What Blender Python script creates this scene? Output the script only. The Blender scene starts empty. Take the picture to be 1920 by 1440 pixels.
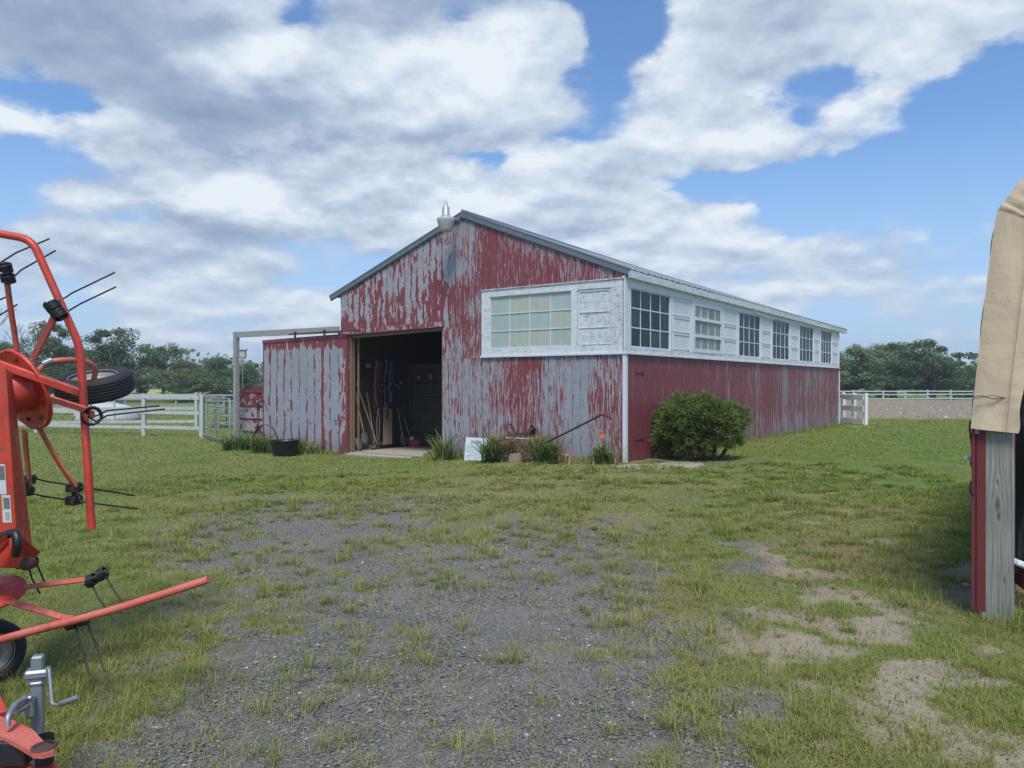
import bpy, math, random
import numpy as np
from mathutils import Vector, Matrix, Quaternion
rnd = random.Random(7)
C = bpy.context.scene.collection
F = 1443.0; CH = 1.6
def P(px, py, Y): return Vector(((px-960)/F*Y, Y, CH-(py-720)/F*Y))
def sm(x): x = min(1.0, max(0.0, x)); return x*x*(3-2*x)
def smn(x): x = np.clip(x, 0, 1); return x*x*(3-2*x)
def gzn(x, y):
    z = -0.27*smn((2-x)/6.5)*smn((y-7)/11)
    z = z + 0.012*np.sin(x*1.7+y*0.9)*np.sin(y*1.3-x*0.6)
    return z
def gz(x, y): return float(gzn(np.float64(x), np.float64(y)))

# ---------------------------------------------------------------- mesh builder
class MB:
    def __init__(s): s.v=[]; s.f=[]; s.m=[]; s.sm=[]; s.at={}
    def add(s, vs, fs, mat=0, smooth=False):
        o=len(s.v); s.v.extend(tuple(p) for p in vs)
        for f in fs:
            s.f.append(tuple(i+o for i in f)); s.m.append(mat); s.sm.append(smooth)
        return s
    def box(s, c, size, rot=None, mat=0, bev=0.0):
        c=Vector(c); hx,hy,hz=[a/2 for a in size]
        R = rot if rot is not None else Matrix.Identity(3)
        if bev<=0:
            pts=[c+R@Vector((x,y,z)) for z in(-hz,hz) for y in(-hy,hy) for x in(-hx,hx)]
            s.add(pts,[(0,2,3,1),(4,5,7,6),(0,1,5,4),(2,6,7,3),(0,4,6,2),(1,3,7,5)],mat)
        else:
            b=min(bev,hx*.9,hy*.9,hz*.9); pts=[];idx={}
            for sx in(-1,1):
                for sy in(-1,1):
                    for sz in(-1,1):
                        for k in range(3):
                            q=[sx*(hx-b),sy*(hy-b),sz*(hz-b)]; q[k]=[sx*hx,sy*hy,sz*hz][k]
                            idx[(sx,sy,sz,k)]=len(pts); pts.append(c+R@Vector(q))
            fs=[]
            for k in range(3):
                a,b2=[i for i in range(3) if i!=k]
                for sg in(-1,1):
                    cyc=[]
                    for (u,w) in((-1,-1),(1,-1),(1,1),(-1,1)):
                        t=[0,0,0]; t[k]=sg;t[a]=u;t[b2]=w; cyc.append(idx[(t[0],t[1],t[2],k)])
                    fs.append(tuple(cyc))
            for a in range(3):
                b2,c2=[i for i in range(3) if i!=a]
                for u in(-1,1):
                    for w in(-1,1):
                        q=[]
                        for e,k in((-1,b2),(1,b2),(1,c2),(-1,c2)):
                            t=[0,0,0];t[a]=e;t[b2]=u;t[c2]=w;q.append(idx[(t[0],t[1],t[2],k)])
                        fs.append(tuple(q))
            for sx in(-1,1):
                for sy in(-1,1):
                    for sz in(-1,1): fs.append(tuple(idx[(sx,sy,sz,k)] for k in range(3)))
            s.add(pts,fs,mat)
        return s
    def bar(s, a, b, w, h, up=(0,0,1), mat=0, bev=0.0):
        a=Vector(a);b=Vector(b);d=(b-a);L=d.length;d.normalize()
        u=Vector(up); x=d.cross(u)
        if x.length<1e-4: x=d.cross(Vector((1,0,0)))
        x.normalize(); z=x.cross(d).normalized()
        R=Matrix((x,d,z)).transposed()
        return s.box((a+b)/2,(w,L,h),R,mat,bev)
    def tube(s, pts, r, n=8, mat=0, cap=True, closed=False):
        pts=[Vector(p) for p in pts]; m=len(pts)
        rs=r if isinstance(r,(list,tuple)) else [r]*m
        rings=[];prev=None
        for i,p in enumerate(pts):
            if closed: t=(pts[(i+1)%m]-pts[i-1])
            elif i==0: t=pts[1]-p
            elif i==m-1: t=p-pts[-2]
            else: t=(pts[i+1]-p).normalized()+(p-pts[i-1]).normalized()
            if t.length<1e-9: t=Vector((0,0,1))
            t.normalize()
            if prev is None:
                a=Vector((0,0,1)) if abs(t.z)<.9 else Vector((1,0,0))
                x=t.cross(a).normalized()
            else:
                x=(prev-t*prev.dot(t)); x.normalize()
            prev=x; y=t.cross(x)
            rings.append([p+(x*math.cos(2*math.pi*k/n)+y*math.sin(2*math.pi*k/n))*rs[i] for k in range(n)])
        vs=[q for rg in rings for q in rg]; fs=[]
        for i in range(m if closed else m-1):
            j=(i+1)%m
            for k in range(n):
                fs.append((i*n+k,i*n+(k+1)%n,j*n+(k+1)%n,j*n+k))
        s.add(vs,fs,mat,True)
        if cap and not closed:
            s.add(rings[0],[tuple(range(n))[::-1]],mat); s.add(rings[-1],[tuple(range(n))],mat)
        return s
    def lathe(s, prof, c=(0,0,0), axis=(0,0,1), n=24, mat=0, smooth=True, closed=False):
        c=Vector(c); q=Vector((0,0,1)).rotation_difference(Vector(axis).normalized())
        vs=[];m=len(prof)
        for r,z in prof:
            for k in range(n):
                a=2*math.pi*k/n; vs.append(c+q@Vector((r*math.cos(a),r*math.sin(a),z)))
        fs=[]
        for i in range(m if closed else m-1):
            j=(i+1)%m
            for k in range(n): fs.append((i*n+k,i*n+(k+1)%n,j*n+(k+1)%n,j*n+k))
        s.add(vs,fs,mat,smooth); return s
    def sphere(s, c, r, n=10, mat=0, sc=(1,1,1)):
        pr=[(max(1e-4,math.sin(math.pi*i/n)),-math.cos(math.pi*i/n)) for i in range(n+1)]
        o=len(s.v); s.lathe(pr,(0,0,0),(0,0,1),n*2,mat)
        for i in range(o,len(s.v)):
            x,y,z=s.v[i]; s.v[i]=(c[0]+x*r*sc[0],c[1]+y*r*sc[1],c[2]+z*r*sc[2])
        return s
    def build(s, name, mats, parent=None, loc=None, label=None):
        me=bpy.data.meshes.new(name); me.from_pydata(s.v,[],s.f)
        if not isinstance(mats,(list,tuple)): mats=[mats]
        for m in mats: me.materials.append(m)
        me.polygons.foreach_set('material_index',s.m)
        me.polygons.foreach_set('use_smooth',s.sm)
        for k,vals in s.at.items():
            a=me.attributes.new(k,'FLOAT','POINT'); a.data.foreach_set('value',vals)
        me.update()
        o=bpy.data.objects.new(name,me); C.objects.link(o)
        if parent: o.parent=parent
        if loc is not None: o.location=loc
        if label: o['label']=label
        return o
def npmesh(name, verts, faces_flat, sizes, mats, attrs=None, matidx=None, smooth=False):
    me=bpy.data.meshes.new(name)
    nv=len(verts); me.vertices.add(nv); me.vertices.foreach_set('co',np.asarray(verts,np.float32).ravel())
    me.loops.add(len(faces_flat)); me.loops.foreach_set('vertex_index',np.asarray(faces_flat,np.int32))
    sizes=np.asarray(sizes,np.int32); me.polygons.add(len(sizes))
    st=np.concatenate([[0],np.cumsum(sizes)[:-1]]).astype(np.int32)
    me.polygons.foreach_set('loop_start',st); me.polygons.foreach_set('loop_total',sizes)
    for m in (mats if isinstance(mats,list) else [mats]): me.materials.append(m)
    if matidx is not None: me.polygons.foreach_set('material_index',np.asarray(matidx,np.int32))
    me.polygons.foreach_set('use_smooth',np.full(len(sizes),smooth))
    for k,v in (attrs or {}).items():
        a=me.attributes.new(k,'FLOAT','POINT'); a.data.foreach_set('value',np.asarray(v,np.float32))
    me.update(calc_edges=True)
    return me
def mobj(name, me, parent=None):
    o=bpy.data.objects.new(name,me); C.objects.link(o)
    if parent: o.parent=parent
    return o
def tag(o,label=None,cat=None,group=None,kind=None):
    if label: o['label']=label
    if cat: o['category']=cat
    if group: o['group']=group
    if kind: o['kind']=kind
    return o
def empty(name,loc=(0,0,0),rz=0,label=None,cat=None,group=None):
    o=bpy.data.objects.new(name,None); C.objects.link(o); o.location=loc; o.rotation_euler=(0,0,rz)
    o.empty_display_size=.1
    return tag(o,label,cat,group)
def copy_tree(o,parent=None):
    c=o.copy(); C.objects.link(c)
    if parent is not None: c.parent=parent
    for ch in [x for x in C.objects if x.parent==o]: copy_tree(ch,c)
    return c

# ---------------------------------------------------------------- numpy noise
_rs=np.random.RandomState(3); _T=_rs.rand(256,256)
def vnoise(x,y):
    xi=np.floor(x).astype(int); yi=np.floor(y).astype(int); fx=x-xi; fy=y-yi
    fx=fx*fx*(3-2*fx); fy=fy*fy*(3-2*fy)
    a=_T[xi&255,yi&255]; b=_T[(xi+1)&255,yi&255]; c=_T[xi&255,(yi+1)&255]; d=_T[(xi+1)&255,(yi+1)&255]
    return (a*(1-fx)+b*fx)*(1-fy)+(c*(1-fx)+d*fx)*fy
def fbm(x,y,o=4):
    s=0;a=.5;t=0
    for i in range(o):
        s=s+a*vnoise(x*2**i+17.3*i,y*2**i+5.1*i); t+=a; a*=.5
    return s/t

# ---------------------------------------------------------------- node helper
class NT:
    def __init__(s,nt): s.nt=nt
    def n(s,typ,ins=None,**props):
        nd=s.nt.nodes.new(typ)
        for k,v in props.items(): setattr(nd,k,v)
        for k,v in (ins or {}).items():
            sk=nd.inputs[k]
            if isinstance(v,bpy.types.NodeSocket): s.nt.links.new(v,sk)
            else: sk.default_value=v
        return nd
    def math(s,op,a,b=0.0,c=None,clamp=False):
        ins={0:a,1:b}
        if c is not None: ins[2]=c
        return s.n('ShaderNodeMath',ins,operation=op,use_clamp=clamp).outputs[0]
    def vmath(s,op,a,b=(0,0,0)):
        nd=s.n('ShaderNodeVectorMath',{0:a,1:b},operation=op); return nd.outputs[1] if op in('LENGTH','DOT_PRODUCT','DISTANCE') else nd.outputs[0]
    def vscale(s,a,k):
        return s.n('ShaderNodeVectorMath',{0:a,'Scale':k},operation='SCALE').outputs[0]
    def noise(s,vec,scale=1.0,detail=3.0,rough=.5,dist=0.0,out='Fac'):
        return s.n('ShaderNodeTexNoise',{'Vector':vec,'Scale':scale,'Detail':detail,'Roughness':rough,'Distortion':dist}).outputs[out]
    def vor(s,vec,scale=1.0,feature='F1',out='Distance',rand=1.0):
        return s.n('ShaderNodeTexVoronoi',{'Vector':vec,'Scale':scale,'Randomness':rand},feature=feature).outputs[out]
    def mr(s,v,a,b,c=0.0,d=1.0,smooth=False):
        return s.n('ShaderNodeMapRange',{'Value':v,'From Min':a,'From Max':b,'To Min':c,'To Max':d},interpolation_type='SMOOTHSTEP' if smooth else 'LINEAR').outputs[0]
    def mix(s,f,a,b,blend='MIX'):
        a=(*a,1) if isinstance(a,tuple) and len(a)==3 else a
        b=(*b,1) if isinstance(b,tuple) and len(b)==3 else b
        return s.n('ShaderNodeMix',{0:f,6:a,7:b},data_type='RGBA',blend_type=blend).outputs[2]
    def attr(s,name): return s.n('ShaderNodeAttribute',attribute_name=name).outputs['Fac']
    def bump(s,h,dist=.01,strength=1.0,normal=None):
        i={'Height':h,'Distance':dist,'Strength':strength}
        if normal is not None: i['Normal']=normal
        return s.n('ShaderNodeBump',i).outputs[0]
def newmat(name):
    m=bpy.data.materials.new(name); m.use_nodes=True; nt=m.node_tree; nt.nodes.clear()
    t=NT(nt); out=t.n('ShaderNodeOutputMaterial'); bs=t.n('ShaderNodeBsdfPrincipled')
    nt.links.new(bs.outputs[0],out.inputs[0])
    return m,t,bs,out
def setp(t,bs,**k):
    for a,v in k.items():
        a=a.replace('_',' ')
        sk=bs.inputs[a]
        if isinstance(v,bpy.types.NodeSocket): t.nt.links.new(v,sk)
        else:
            if a=='Base Color' and len(v)==3: v=(*v,1)
            sk.default_value=v
def objco(t): return t.n('ShaderNodeTexCoord').outputs['Object']
def simple(name,col,rough=.6,metal=0.0,var=.15,scale=12.0,bump=.0,stretch=(1,1,1),spec=.5,dirt=None):
    m,t,bs,_=newmat(name); co=t.vmath('MULTIPLY',objco(t),stretch)
    n=t.noise(co,scale,5,.6)
    c=t.mix(n,tuple(max(0,x*(1-var*1.6)) for x in col),tuple(min(1,x*(1+var*1.6)) for x in col))
    if dirt is not None:
        n2=t.noise(co,scale*.45,6,.7); c=t.mix(t.mr(n2,.52,.68,0,.85),c,dirt)
    setp(t,bs,Base_Color=c,Roughness=rough,Metallic=metal,Specular_IOR_Level=spec)
    if bump>0: setp(t,bs,Normal=t.bump(n,bump))
    return m

# ---------------------------------------------------------------- materials
def peelmat(name,paint,under,edge,big=(6,6,2.0),fine=(34,34,2.6),k=2.6,hor=False,paintvar=.12,soft=.015):
    m,t,bs,_=newmat(name); co=objco(t)
    r=t.attr('rnd'); off=t.n('ShaderNodeCombineXYZ',{0:r,1:r,2:t.math('MULTIPLY',r,.7)}).outputs[0]
    co2=t.vmath('ADD',co,t.vscale(off,9.0))
    n1=t.noise(t.vmath('MULTIPLY',co2,big),1,7,.62,.3)
    n2=t.noise(t.vmath('MULTIPLY',co2,fine),1,5,.6,.15)
    f=t.attr('fine'); n=t.n('ShaderNodeMix',{0:f,2:n1,3:n2},data_type='FLOAT').outputs[0]
    val=t.math('ADD',t.attr('bias'),t.math('MULTIPLY',t.math('SUBTRACT',n,.5),k))
    mask=t.mr(val,.5-soft,.5+soft)
    e=t.math('MULTIPLY',t.mr(val,.47,.50),t.mr(val,.60,.54))
    gr=t.noise(t.vmath('MULTIPLY',co2,(70,70,3) if not hor else (8,8,60)),1,4,.6)
    gb=t.noise(co2,2.2,3,.5)
    uc=t.mix(gr,tuple(x*.80 for x in under),tuple(min(1,x*1.16) for x in under))
    uc=t.mix(t.mr(gb,.45,.75,0,.4),uc,(under[0]*.80,under[1]*.72,under[2]*.62))
    fk=t.noise(t.vmath('MULTIPLY',co2,(55,55,9)),1,4,.6); uc=t.mix(t.mr(fk,.62,.66,0,.6),uc,edge); uc=t.mix(t.mr(fk,.36,.33,0,.5),uc,(.13,.11,.11))
    sp=t.vor(co2,9.0); uc=t.mix(t.mr(sp,.10,.07,0,.55),uc,(.06,.06,.065))
    pv=t.noise(co2,3.0,5,.6); pv2=t.noise(t.vmath('MULTIPLY',co2,(30,30,2)),1,4,.6)
    pc=t.mix(pv,tuple(x*(1-paintvar*2) for x in paint),tuple(min(1,x*(1+paintvar*2)) for x in paint))
    pc=t.mix(t.mr(pv2,.45,.75,0,.25),pc,tuple(min(1,x*1.35+.02) for x in paint))
    fl=t.noise(t.vmath('MULTIPLY',co2,(60,60,11)),1,3,.5); pc=t.mix(t.mr(fl,.70,.73,0,.7),pc,edge)
    c=t.mix(mask,pc,uc); c=t.mix(t.math('MULTIPLY',e,.75),c,edge)
    # mud splash along the foot of the wall
    sep=t.n('ShaderNodeSeparateXYZ',{0:co}).outputs[2]
    mud=t.math('MULTIPLY',t.mr(sep,.18,-.25,0,1),t.mr(gb,.3,.6,.3,1))
    c=t.mix(t.math('MULTIPLY',mud,.55),c,(.13,.085,.06))
    h=t.math('ADD',t.math('MULTIPLY',mask,-.6),t.math('ADD',t.math('MULTIPLY',gr,.5),t.math('MULTIPLY',e,.8)))
    setp(t,bs,Base_Color=c,Roughness=t.mr(mask,0,1,.55,.8),Specular_IOR_Level=.3,Normal=t.bump(h,.004,.8))
    return m
M={}
M['redpeel']=peelmat('peeling_red_paint',(.215,.056,.062),(.295,.318,.355),(.56,.51,.50),big=(8.5,8.5,3.0),fine=(40,40,3.2),k=2.9)
M['redside']=peelmat('red_side_paint',(.210,.054,.062),(.27,.27,.30),(.48,.40,.40),big=(9,9,.9),fine=(42,42,1.6))
M['whitepeel']=peelmat('peeling_white_paint',(.66,.68,.70),(.40,.40,.385),(.70,.71,.72),big=(10,10,8),fine=(7,7,60),k=2.0,soft=.12,hor=True,paintvar=.05)
M['greywood']=simple('weathered_grey_wood',(.30,.30,.28),.85,0,.2,6,.004,(9,9,.8))
M['postwood']=simple('knotty_post_wood',(.235,.225,.19),.85,0,.33,3,.006,(12,12,.9),dirt=(.13,.14,.09))
def postmat():
    m,t,bs,_=newmat('knotty_post'); co=objco(t); sp=t.n('ShaderNodeSeparateXYZ',{0:co}); across=t.math('ADD',t.math('MULTIPLY',sp.outputs[0],.811),t.math('MULTIPLY',sp.outputs[1],-.585)); z=sp.outputs[2]
    a0=3.28*.811-5.19*.585
    u=t.math('SUBTRACT',across,a0); warp=None; kn=None
    for ku,kz,r in((.0,.80,.035),(.005,.72,.022),(.0,.95,.016),(-.05,1.25,.012),(.04,.3,.014)):
        v=t.n('ShaderNodeCombineXYZ',{0:t.math('SUBTRACT',u,ku),1:t.math('MULTIPLY',t.math('SUBTRACT',z,kz),.28)}).outputs[0]
        d=t.vmath('LENGTH',v); w_=t.mr(d,r*2.2,0,0,1,True); kk=t.mr(d,r*.55,r*.2)
        q=t.math('MULTIPLY',w_,t.math('MULTIPLY',t.math('SUBTRACT',u,ku),-.9)); warp=q if warp is None else t.math('ADD',warp,q); kn=kk if kn is None else t.math('MAXIMUM',kn,kk)
    uu=t.math('ADD',u,warp); n=t.noise(t.n('ShaderNodeCombineXYZ',{0:t.math('MULTIPLY',uu,95),1:t.math('MULTIPLY',z,1.6)}).outputs[0],1,5,.6)
    b=t.noise(co,3.5,4,.6)
    c=t.mix(t.mr(n,.3,.7),(.12,.115,.095),(.38,.37,.32)); c=t.mix(t.mr(b,.45,.7,0,.5),c,(.16,.17,.12)); c=t.mix(t.math('MULTIPLY',kn,.8),c,(.06,.055,.05))
    crk=t.mr(n,.36,.32); c=t.mix(t.math('MULTIPLY',crk,.7),c,(.07,.065,.06))
    setp(t,bs,Base_Color=c,Roughness=.85,Normal=t.bump(n,.004)); return m
M['postwood']=postmat()
M['jamb']=simple('raw_jamb_wood',(.22,.15,.09),.85,0,.25,6,.004,(9,9,.8))
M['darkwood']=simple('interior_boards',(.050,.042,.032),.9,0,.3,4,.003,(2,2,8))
M['trimgrey']=simple('grey_trim_metal',(.15,.17,.195),.6,.1,.15,5,.001,(2,2,2),dirt=(.13,.14,.16))
M['roof']=simple('galvanised_roof_sheet',(.20,.22,.25),.6,.3,.15,3)
M['galv']=simple('galvanised_steel',(.27,.30,.31),.55,.5,.15,12)
M['whitewood']=simple('white_fence_paint',(.50,.51,.48),.8,0,.14,7,.003,(5,5,1.5),dirt=(.25,.245,.215))
M['brightwhite']=simple('white_corral_paint',(.72,.73,.70),.75,0,.08,5,.002,(6,6,1),dirt=(.45,.44,.40))
M['concrete']=simple('concrete_slab',(.36,.32,.26),.9,0,.15,5,.003)
def machpaint(name,col,fade,rough):
    m,t,bs,_=newmat(name); co=objco(t)
    a=t.noise(co,2.6,5,.65); b=t.noise(co,16,5,.7); c=t.noise(t.vmath('MULTIPLY',co,(60,60,9)),1,3,.6); d=t.noise(co,70,3,.6); e=t.noise(co,6,6,.75)
    k=t.mix(t.mr(a,.38,.68),col,fade); k=t.mix(t.mr(b,.52,.72,0,.45),k,tuple(x*.55 for x in col)); k=t.mix(t.mr(c,.66,.70,0,.5),k,tuple(min(1,x*1.25+.10) for x in fade))
    k=t.mix(t.mr(e,.56,.64,0,.65),k,(.20,.075,.045)); k=t.mix(t.mr(a,.42,.30,0,.5),k,(.27,.06,.035)); k=t.mix(t.mr(d,.66,.70,0,.75),k,(.10,.05,.035))
    setp(t,bs,Base_Color=k,Roughness=t.mr(b,.3,.7,rough-.08,rough+.22),Normal=t.bump(t.math('ADD',d,t.math('MULTIPLY',e,2.0)),.0012)); return m
M['orange']=machpaint('red_orange_machine_paint',(.56,.042,.020),(.60,.085,.048),.36)
M['salmon']=machpaint('faded_machine_paint',(.56,.095,.060),(.60,.18,.13),.46)
M['black']=simple('black_steel',(.028,.028,.032),.5,.3,.2,20)
M['rubber']=simple('tyre_rubber',(.022,.022,.024),.7,0,.25,18,.001)
M['rim']=simple('dusty_rim_metal',(.38,.34,.27),.5,.4,.15,9)
M['chrome']=simple('zinc_plated_metal',(.30,.32,.33),.48,.6,.2,24,.0005)
M['blackplastic']=simple('black_plastic',(.012,.012,.014),.42,0,.2,6)
def canvasmat():
    m,t,bs,_=newmat('tan_canvas'); co=objco(t); a=t.noise(co,1.6,5,.6,.8); f=t.noise(t.vmath('MULTIPLY',co,(2.0,2.0,5)),1,3,.5,1.2); g=t.noise(t.vmath('MULTIPLY',co,(16,16,4)),1,4,.6,.8); w=t.noise(co,420,2,.5); s_=t.noise(co,7,6,.75)
    k=t.mix(t.mr(a,.3,.7),(.66,.515,.335),(.585,.445,.28)); k=t.mix(t.mr(s_,.58,.70,0,.45),k,(.42,.31,.19))
    h=t.math('ADD',t.math('MULTIPLY',f,1.1),t.math('ADD',g,t.math('MULTIPLY',w,.04))); setp(t,bs,Base_Color=k,Roughness=.62,Normal=t.bump(h,.008,.8)); return m
M['tan']=canvasmat()
M['redboard']=simple('dull_red_board',(.15,.024,.024),.7,0,.18,5,.002,(9,9,1))
M['rust']=simple('rusty_iron',(.10,.055,.045),.75,.3,.3,14,.001)
M['rustorange']=simple('orange_rust_paint',(.46,.17,.08),.7,0,.25,16,.001,dirt=(.5,.42,.36))
M['hay']=simple('old_hay',(.15,.10,.055),.95,0,.35,26,.02,(1,1,1.5))
M['leather']=simple('dark_leather',(.045,.022,.018),.4,0,.2,12,.001)
M['log']=simple('old_log',(.20,.155,.11),.9,0,.3,6,.01)
M['stone']=simple('flat_stone',(.36,.30,.24),.9,0,.2,7,.01)
M['lampgrey']=simple('lamp_housing',(.40,.42,.44),.45,.3,.06,6)
M['lampglass']=simple('lamp_shade_plastic',(.50,.48,.45),.35,0,.04,6)
M['signwhite']=simple('sign_board_paint',(.70,.76,.78),.45,0,.04,4)
M['ink']=simple('sign_ink',(.12,.16,.18),.6,0,.05,4)
M['bark']=simple('tree_bark',(.10,.08,.06),.9,0,.25,8,.02,(4,4,1))
M['redtin']=simple('red_plastic_tote',(.33,.03,.03),.45,0,.1,6)
M['curtain']=simple('window_curtain',(.50,.47,.42),.9,0,.08,8)
M['fargreen']=simple('patina_green',(.02,.06,.035),.6,0,.2,8)
def leafmat(name,dark,light,trans=.25,rough=.6,brown=None):
    m,t,bs,out=newmat(name); r=t.attr('tone')
    c=t.mix(r,dark,light)
    if brown: c=t.mix(t.mr(t.attr('dry'),0,1),c,brown)
    setp(t,bs,Base_Color=c,Roughness=rough,Specular_IOR_Level=.25)
    tr=t.n('ShaderNodeBsdfTranslucent',{'Color':c}); mx=t.n('ShaderNodeMixShader',{0:trans,1:bs.outputs[0],2:tr.outputs[0]})
    t.nt.links.new(mx.outputs[0],out.inputs[0]); return m
M['grass']=leafmat('grass_blades',(.150,.215,.032),(.33,.39,.075),.35,.55,(.42,.34,.16))
M['lily']=leafmat('daylily_leaves',(.065,.13,.028),(.23,.31,.09),.35,.45,(.40,.30,.12))
M['juniper']=leafmat('juniper_needles',(.030,.065,.016),(.25,.33,.075),.2,.7,(.15,.105,.045))
M['tree_a']=leafmat('broad_leaves',(.085,.125,.045),(.19,.26,.095),.25,.6)
M['tree_b']=leafmat('dark_leaves',(.062,.100,.044),(.145,.21,.085),.2,.6)
M['tree_c']=leafmat('pale_leaves',(.12,.165,.075),(.25,.31,.14),.25,.6)
M['flower']=simple('orange_petals',(.75,.22,.05),.5,0,.1,20)
def glassmat(pale=0):
    m,t,bs,out=newmat('old_window_glass'); co=objco(t)
    n=t.noise(co,5,2,.5); nm=t.bump(n,.01,.5)
    gl=t.n('ShaderNodeBsdfGlossy',{'Color':(.42,.50,.50,1),'Roughness':.06,'Normal':nm})
    tr=t.n('ShaderNodeBsdfTransparent',{'Color':(.30,.37,.36,1)})
    df=t.n('ShaderNodeBsdfDiffuse',{'Color':((.14,.18,.18,1) if not pale else (.42,.42,.37,1))})
    rv=t.attr('rnd'); gn=t.math('ADD',t.noise(t.vmath('MULTIPLY',co,(3,3,1)),2,6,.7),t.math('MULTIPLY',t.math('SUBTRACT',rv,.5),.30))
    fr=t.n('ShaderNodeFresnel',{'IOR':1.5,'Normal':nm})
    a=t.n('ShaderNodeMixShader',{0:t.mr(gn,.45,.72,.03+pale,.35+pale),1:tr.outputs[0],2:df.outputs[0]})
    b=t.n('ShaderNodeMixShader',{0:t.math('ADD',fr.outputs[0],.05),1:a.outputs[0],2:gl.outputs[0]})
    t.nt.links.new(b.outputs[0],out.inputs[0]); return m
M['glass']=glassmat(); M['paleglass']=glassmat(.45)
def tintmat():
    m,t,bs,out=newmat('papered_window_panes'); r=t.attr('rnd'); co=objco(t)
    cr=t.n('ShaderNodeValToRGB',{0:r}); e=cr.color_ramp; e.interpolation='CONSTANT'
    cols=[(.38,.46,.41),(.45,.48,.36),(.40,.46,.38),(.47,.46,.38),(.39,.48,.44)]
    e.elements[0].color=(*cols[0],1); e.elements[1].position=.2; e.elements[1].color=(*cols[1],1)
    for i in (2,3,4):
        x=e.elements.new(.2*i); x.color=(*cols[i],1)
    n=t.noise(t.vmath('MULTIPLY',co,(12,12,1.5)),1,4,.6)
    n2=t.noise(co,3.2,4,.6); c=t.mix(t.mr(n,.3,.7,.0,.35),cr.outputs[0],(.28,.34,.30)); c=t.mix(t.mr(n2,.45,.7,0,.3),c,(.50,.53,.50))
    setp(t,bs,Base_Color=c,Roughness=.12,Specular_IOR_Level=.5); return m
M['tint']=tintmat()
# ---------------------------------------------------------------- camera, light, sky
sc=bpy.context.scene
cam=bpy.data.objects.new('camera',bpy.data.cameras.new('camera')); C.objects.link(cam); sc.camera=cam
cam.location=(0,0,CH); cam.rotation_euler=(math.radians(90),0,0)
cam.data.sensor_width=36; cam.data.lens=36*F/1920; cam.data.clip_start=.05; cam.data.clip_end=3000
sc.view_settings.view_transform='Standard'; sc.view_settings.look='None'; sc.view_settings.exposure=0.27; sc.view_settings.gamma=1
sc.cycles.max_bounces=5; sc.cycles.diffuse_bounces=3; sc.cycles.glossy_bounces=2; sc.cycles.transparent_max_bounces=8
SUN_EL=60; SUN_AZ=182   # azimuth clockwise from +Y (north)
sd=Vector((math.sin(math.radians(SUN_AZ))*math.cos(math.radians(SUN_EL)),math.cos(math.radians(SUN_AZ))*math.cos(math.radians(SUN_EL)),math.sin(math.radians(SUN_EL))))
sl=bpy.data.lights.new('sun','SUN'); sl.energy=2.7; sl.angle=math.radians(17); sl.color=(1,.965,.90)
so=bpy.data.objects.new('sun',sl); C.objects.link(so); so.rotation_euler=(-sd).to_track_quat('-Z','Y').to_euler()
w=bpy.data.worlds.new('World'); sc.world=w; w.use_nodes=True; w.node_tree.nodes.clear(); t=NT(w.node_tree)
w.cycles.sampling_method='MANUAL'; w.cycles.sample_map_resolution=512
wout=t.n('ShaderNodeOutputWorld'); bg=t.n('ShaderNodeBackground',{'Strength':1.0}); w.node_tree.links.new(bg.outputs[0],wout.inputs[0])
sky=t.n('ShaderNodeTexSky',sky_type='NISHITA',sun_disc=False,sun_elevation=math.radians(SUN_EL),sun_rotation=math.radians(SUN_AZ),altitude=0,air_density=1.0,dust_density=1.2,ozone_density=1.5)
skyc=t.vmath('MULTIPLY',sky.outputs[0],(.092,.120,.148))
g=t.n('ShaderNodeTexCoord').outputs['Generated']; sp=t.n('ShaderNodeSeparateXYZ',{0:g})
az=t.math('ARCTAN2',sp.outputs[0],sp.outputs[1]); el=t.math('ARCSINE',sp.outputs[2])
p0=t.n('ShaderNodeCombineXYZ',{0:az,1:el}).outputs[0]
wn=t.noise(t.vmath('MULTIPLY',p0,(5,9,1)),1,4,.6,out='Color')
wn2=t.noise(t.vmath('MULTIPLY',p0,(22,34,1)),1,4,.65,out='Color')
p1=t.vmath('ADD',p0,t.vscale(t.vmath('SUBTRACT',wn,(.5,.5,.5)),.055))
p1=t.vmath('ADD',p1,t.vscale(t.vmath('SUBTRACT',wn2,(.5,.5,.5)),.032))
SKY={20: ['999999984566665631168987899887', '444456678554455556687776788887'], 60: ['999999999998848993079998999984', '444445699788659986688776788776'], 100: ['999999999999999991089998799843', '444345798889999976687666687765'], 140: ['667899999999999941499987557411', '655445677789999866887667766666'], 180: ['324699999999999986788754232112', '766744555678888777776687886666'], 220: ['853699999999999984478894797311', '986743344556666666887897897666'], 260: ['379999999999988544799999851111', '799863223445555666788898876666'], 300: ['135667888888852986999963001111', '666677778776657976777776665555'], 340: ['289995898899898888842011123333', '677767997688898886676566665555'], 380: ['288758999858998788989832223725', '677679999865799877888987776966'], 420: ['655567889988987778889964444445', '666665578877887666779876666666'], 460: ['777666654447777778888757655445', '666555443346777778877678766666'], 500: ['777666887444566777766667656555', '665556778654556777776667766666'], 540: ['666677775555666666666557776555', '666777766666667777776667776666'], 580: ['554687558865555566676775455555', '666787668976666667787887666666'], 630: ['444566666655555555555654445555', '666677777766666666666776666666'], 700: ['555555555555555555555555555555', '666666666666666666666666666666']}
SKY_Y=sorted(SKY)
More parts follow.
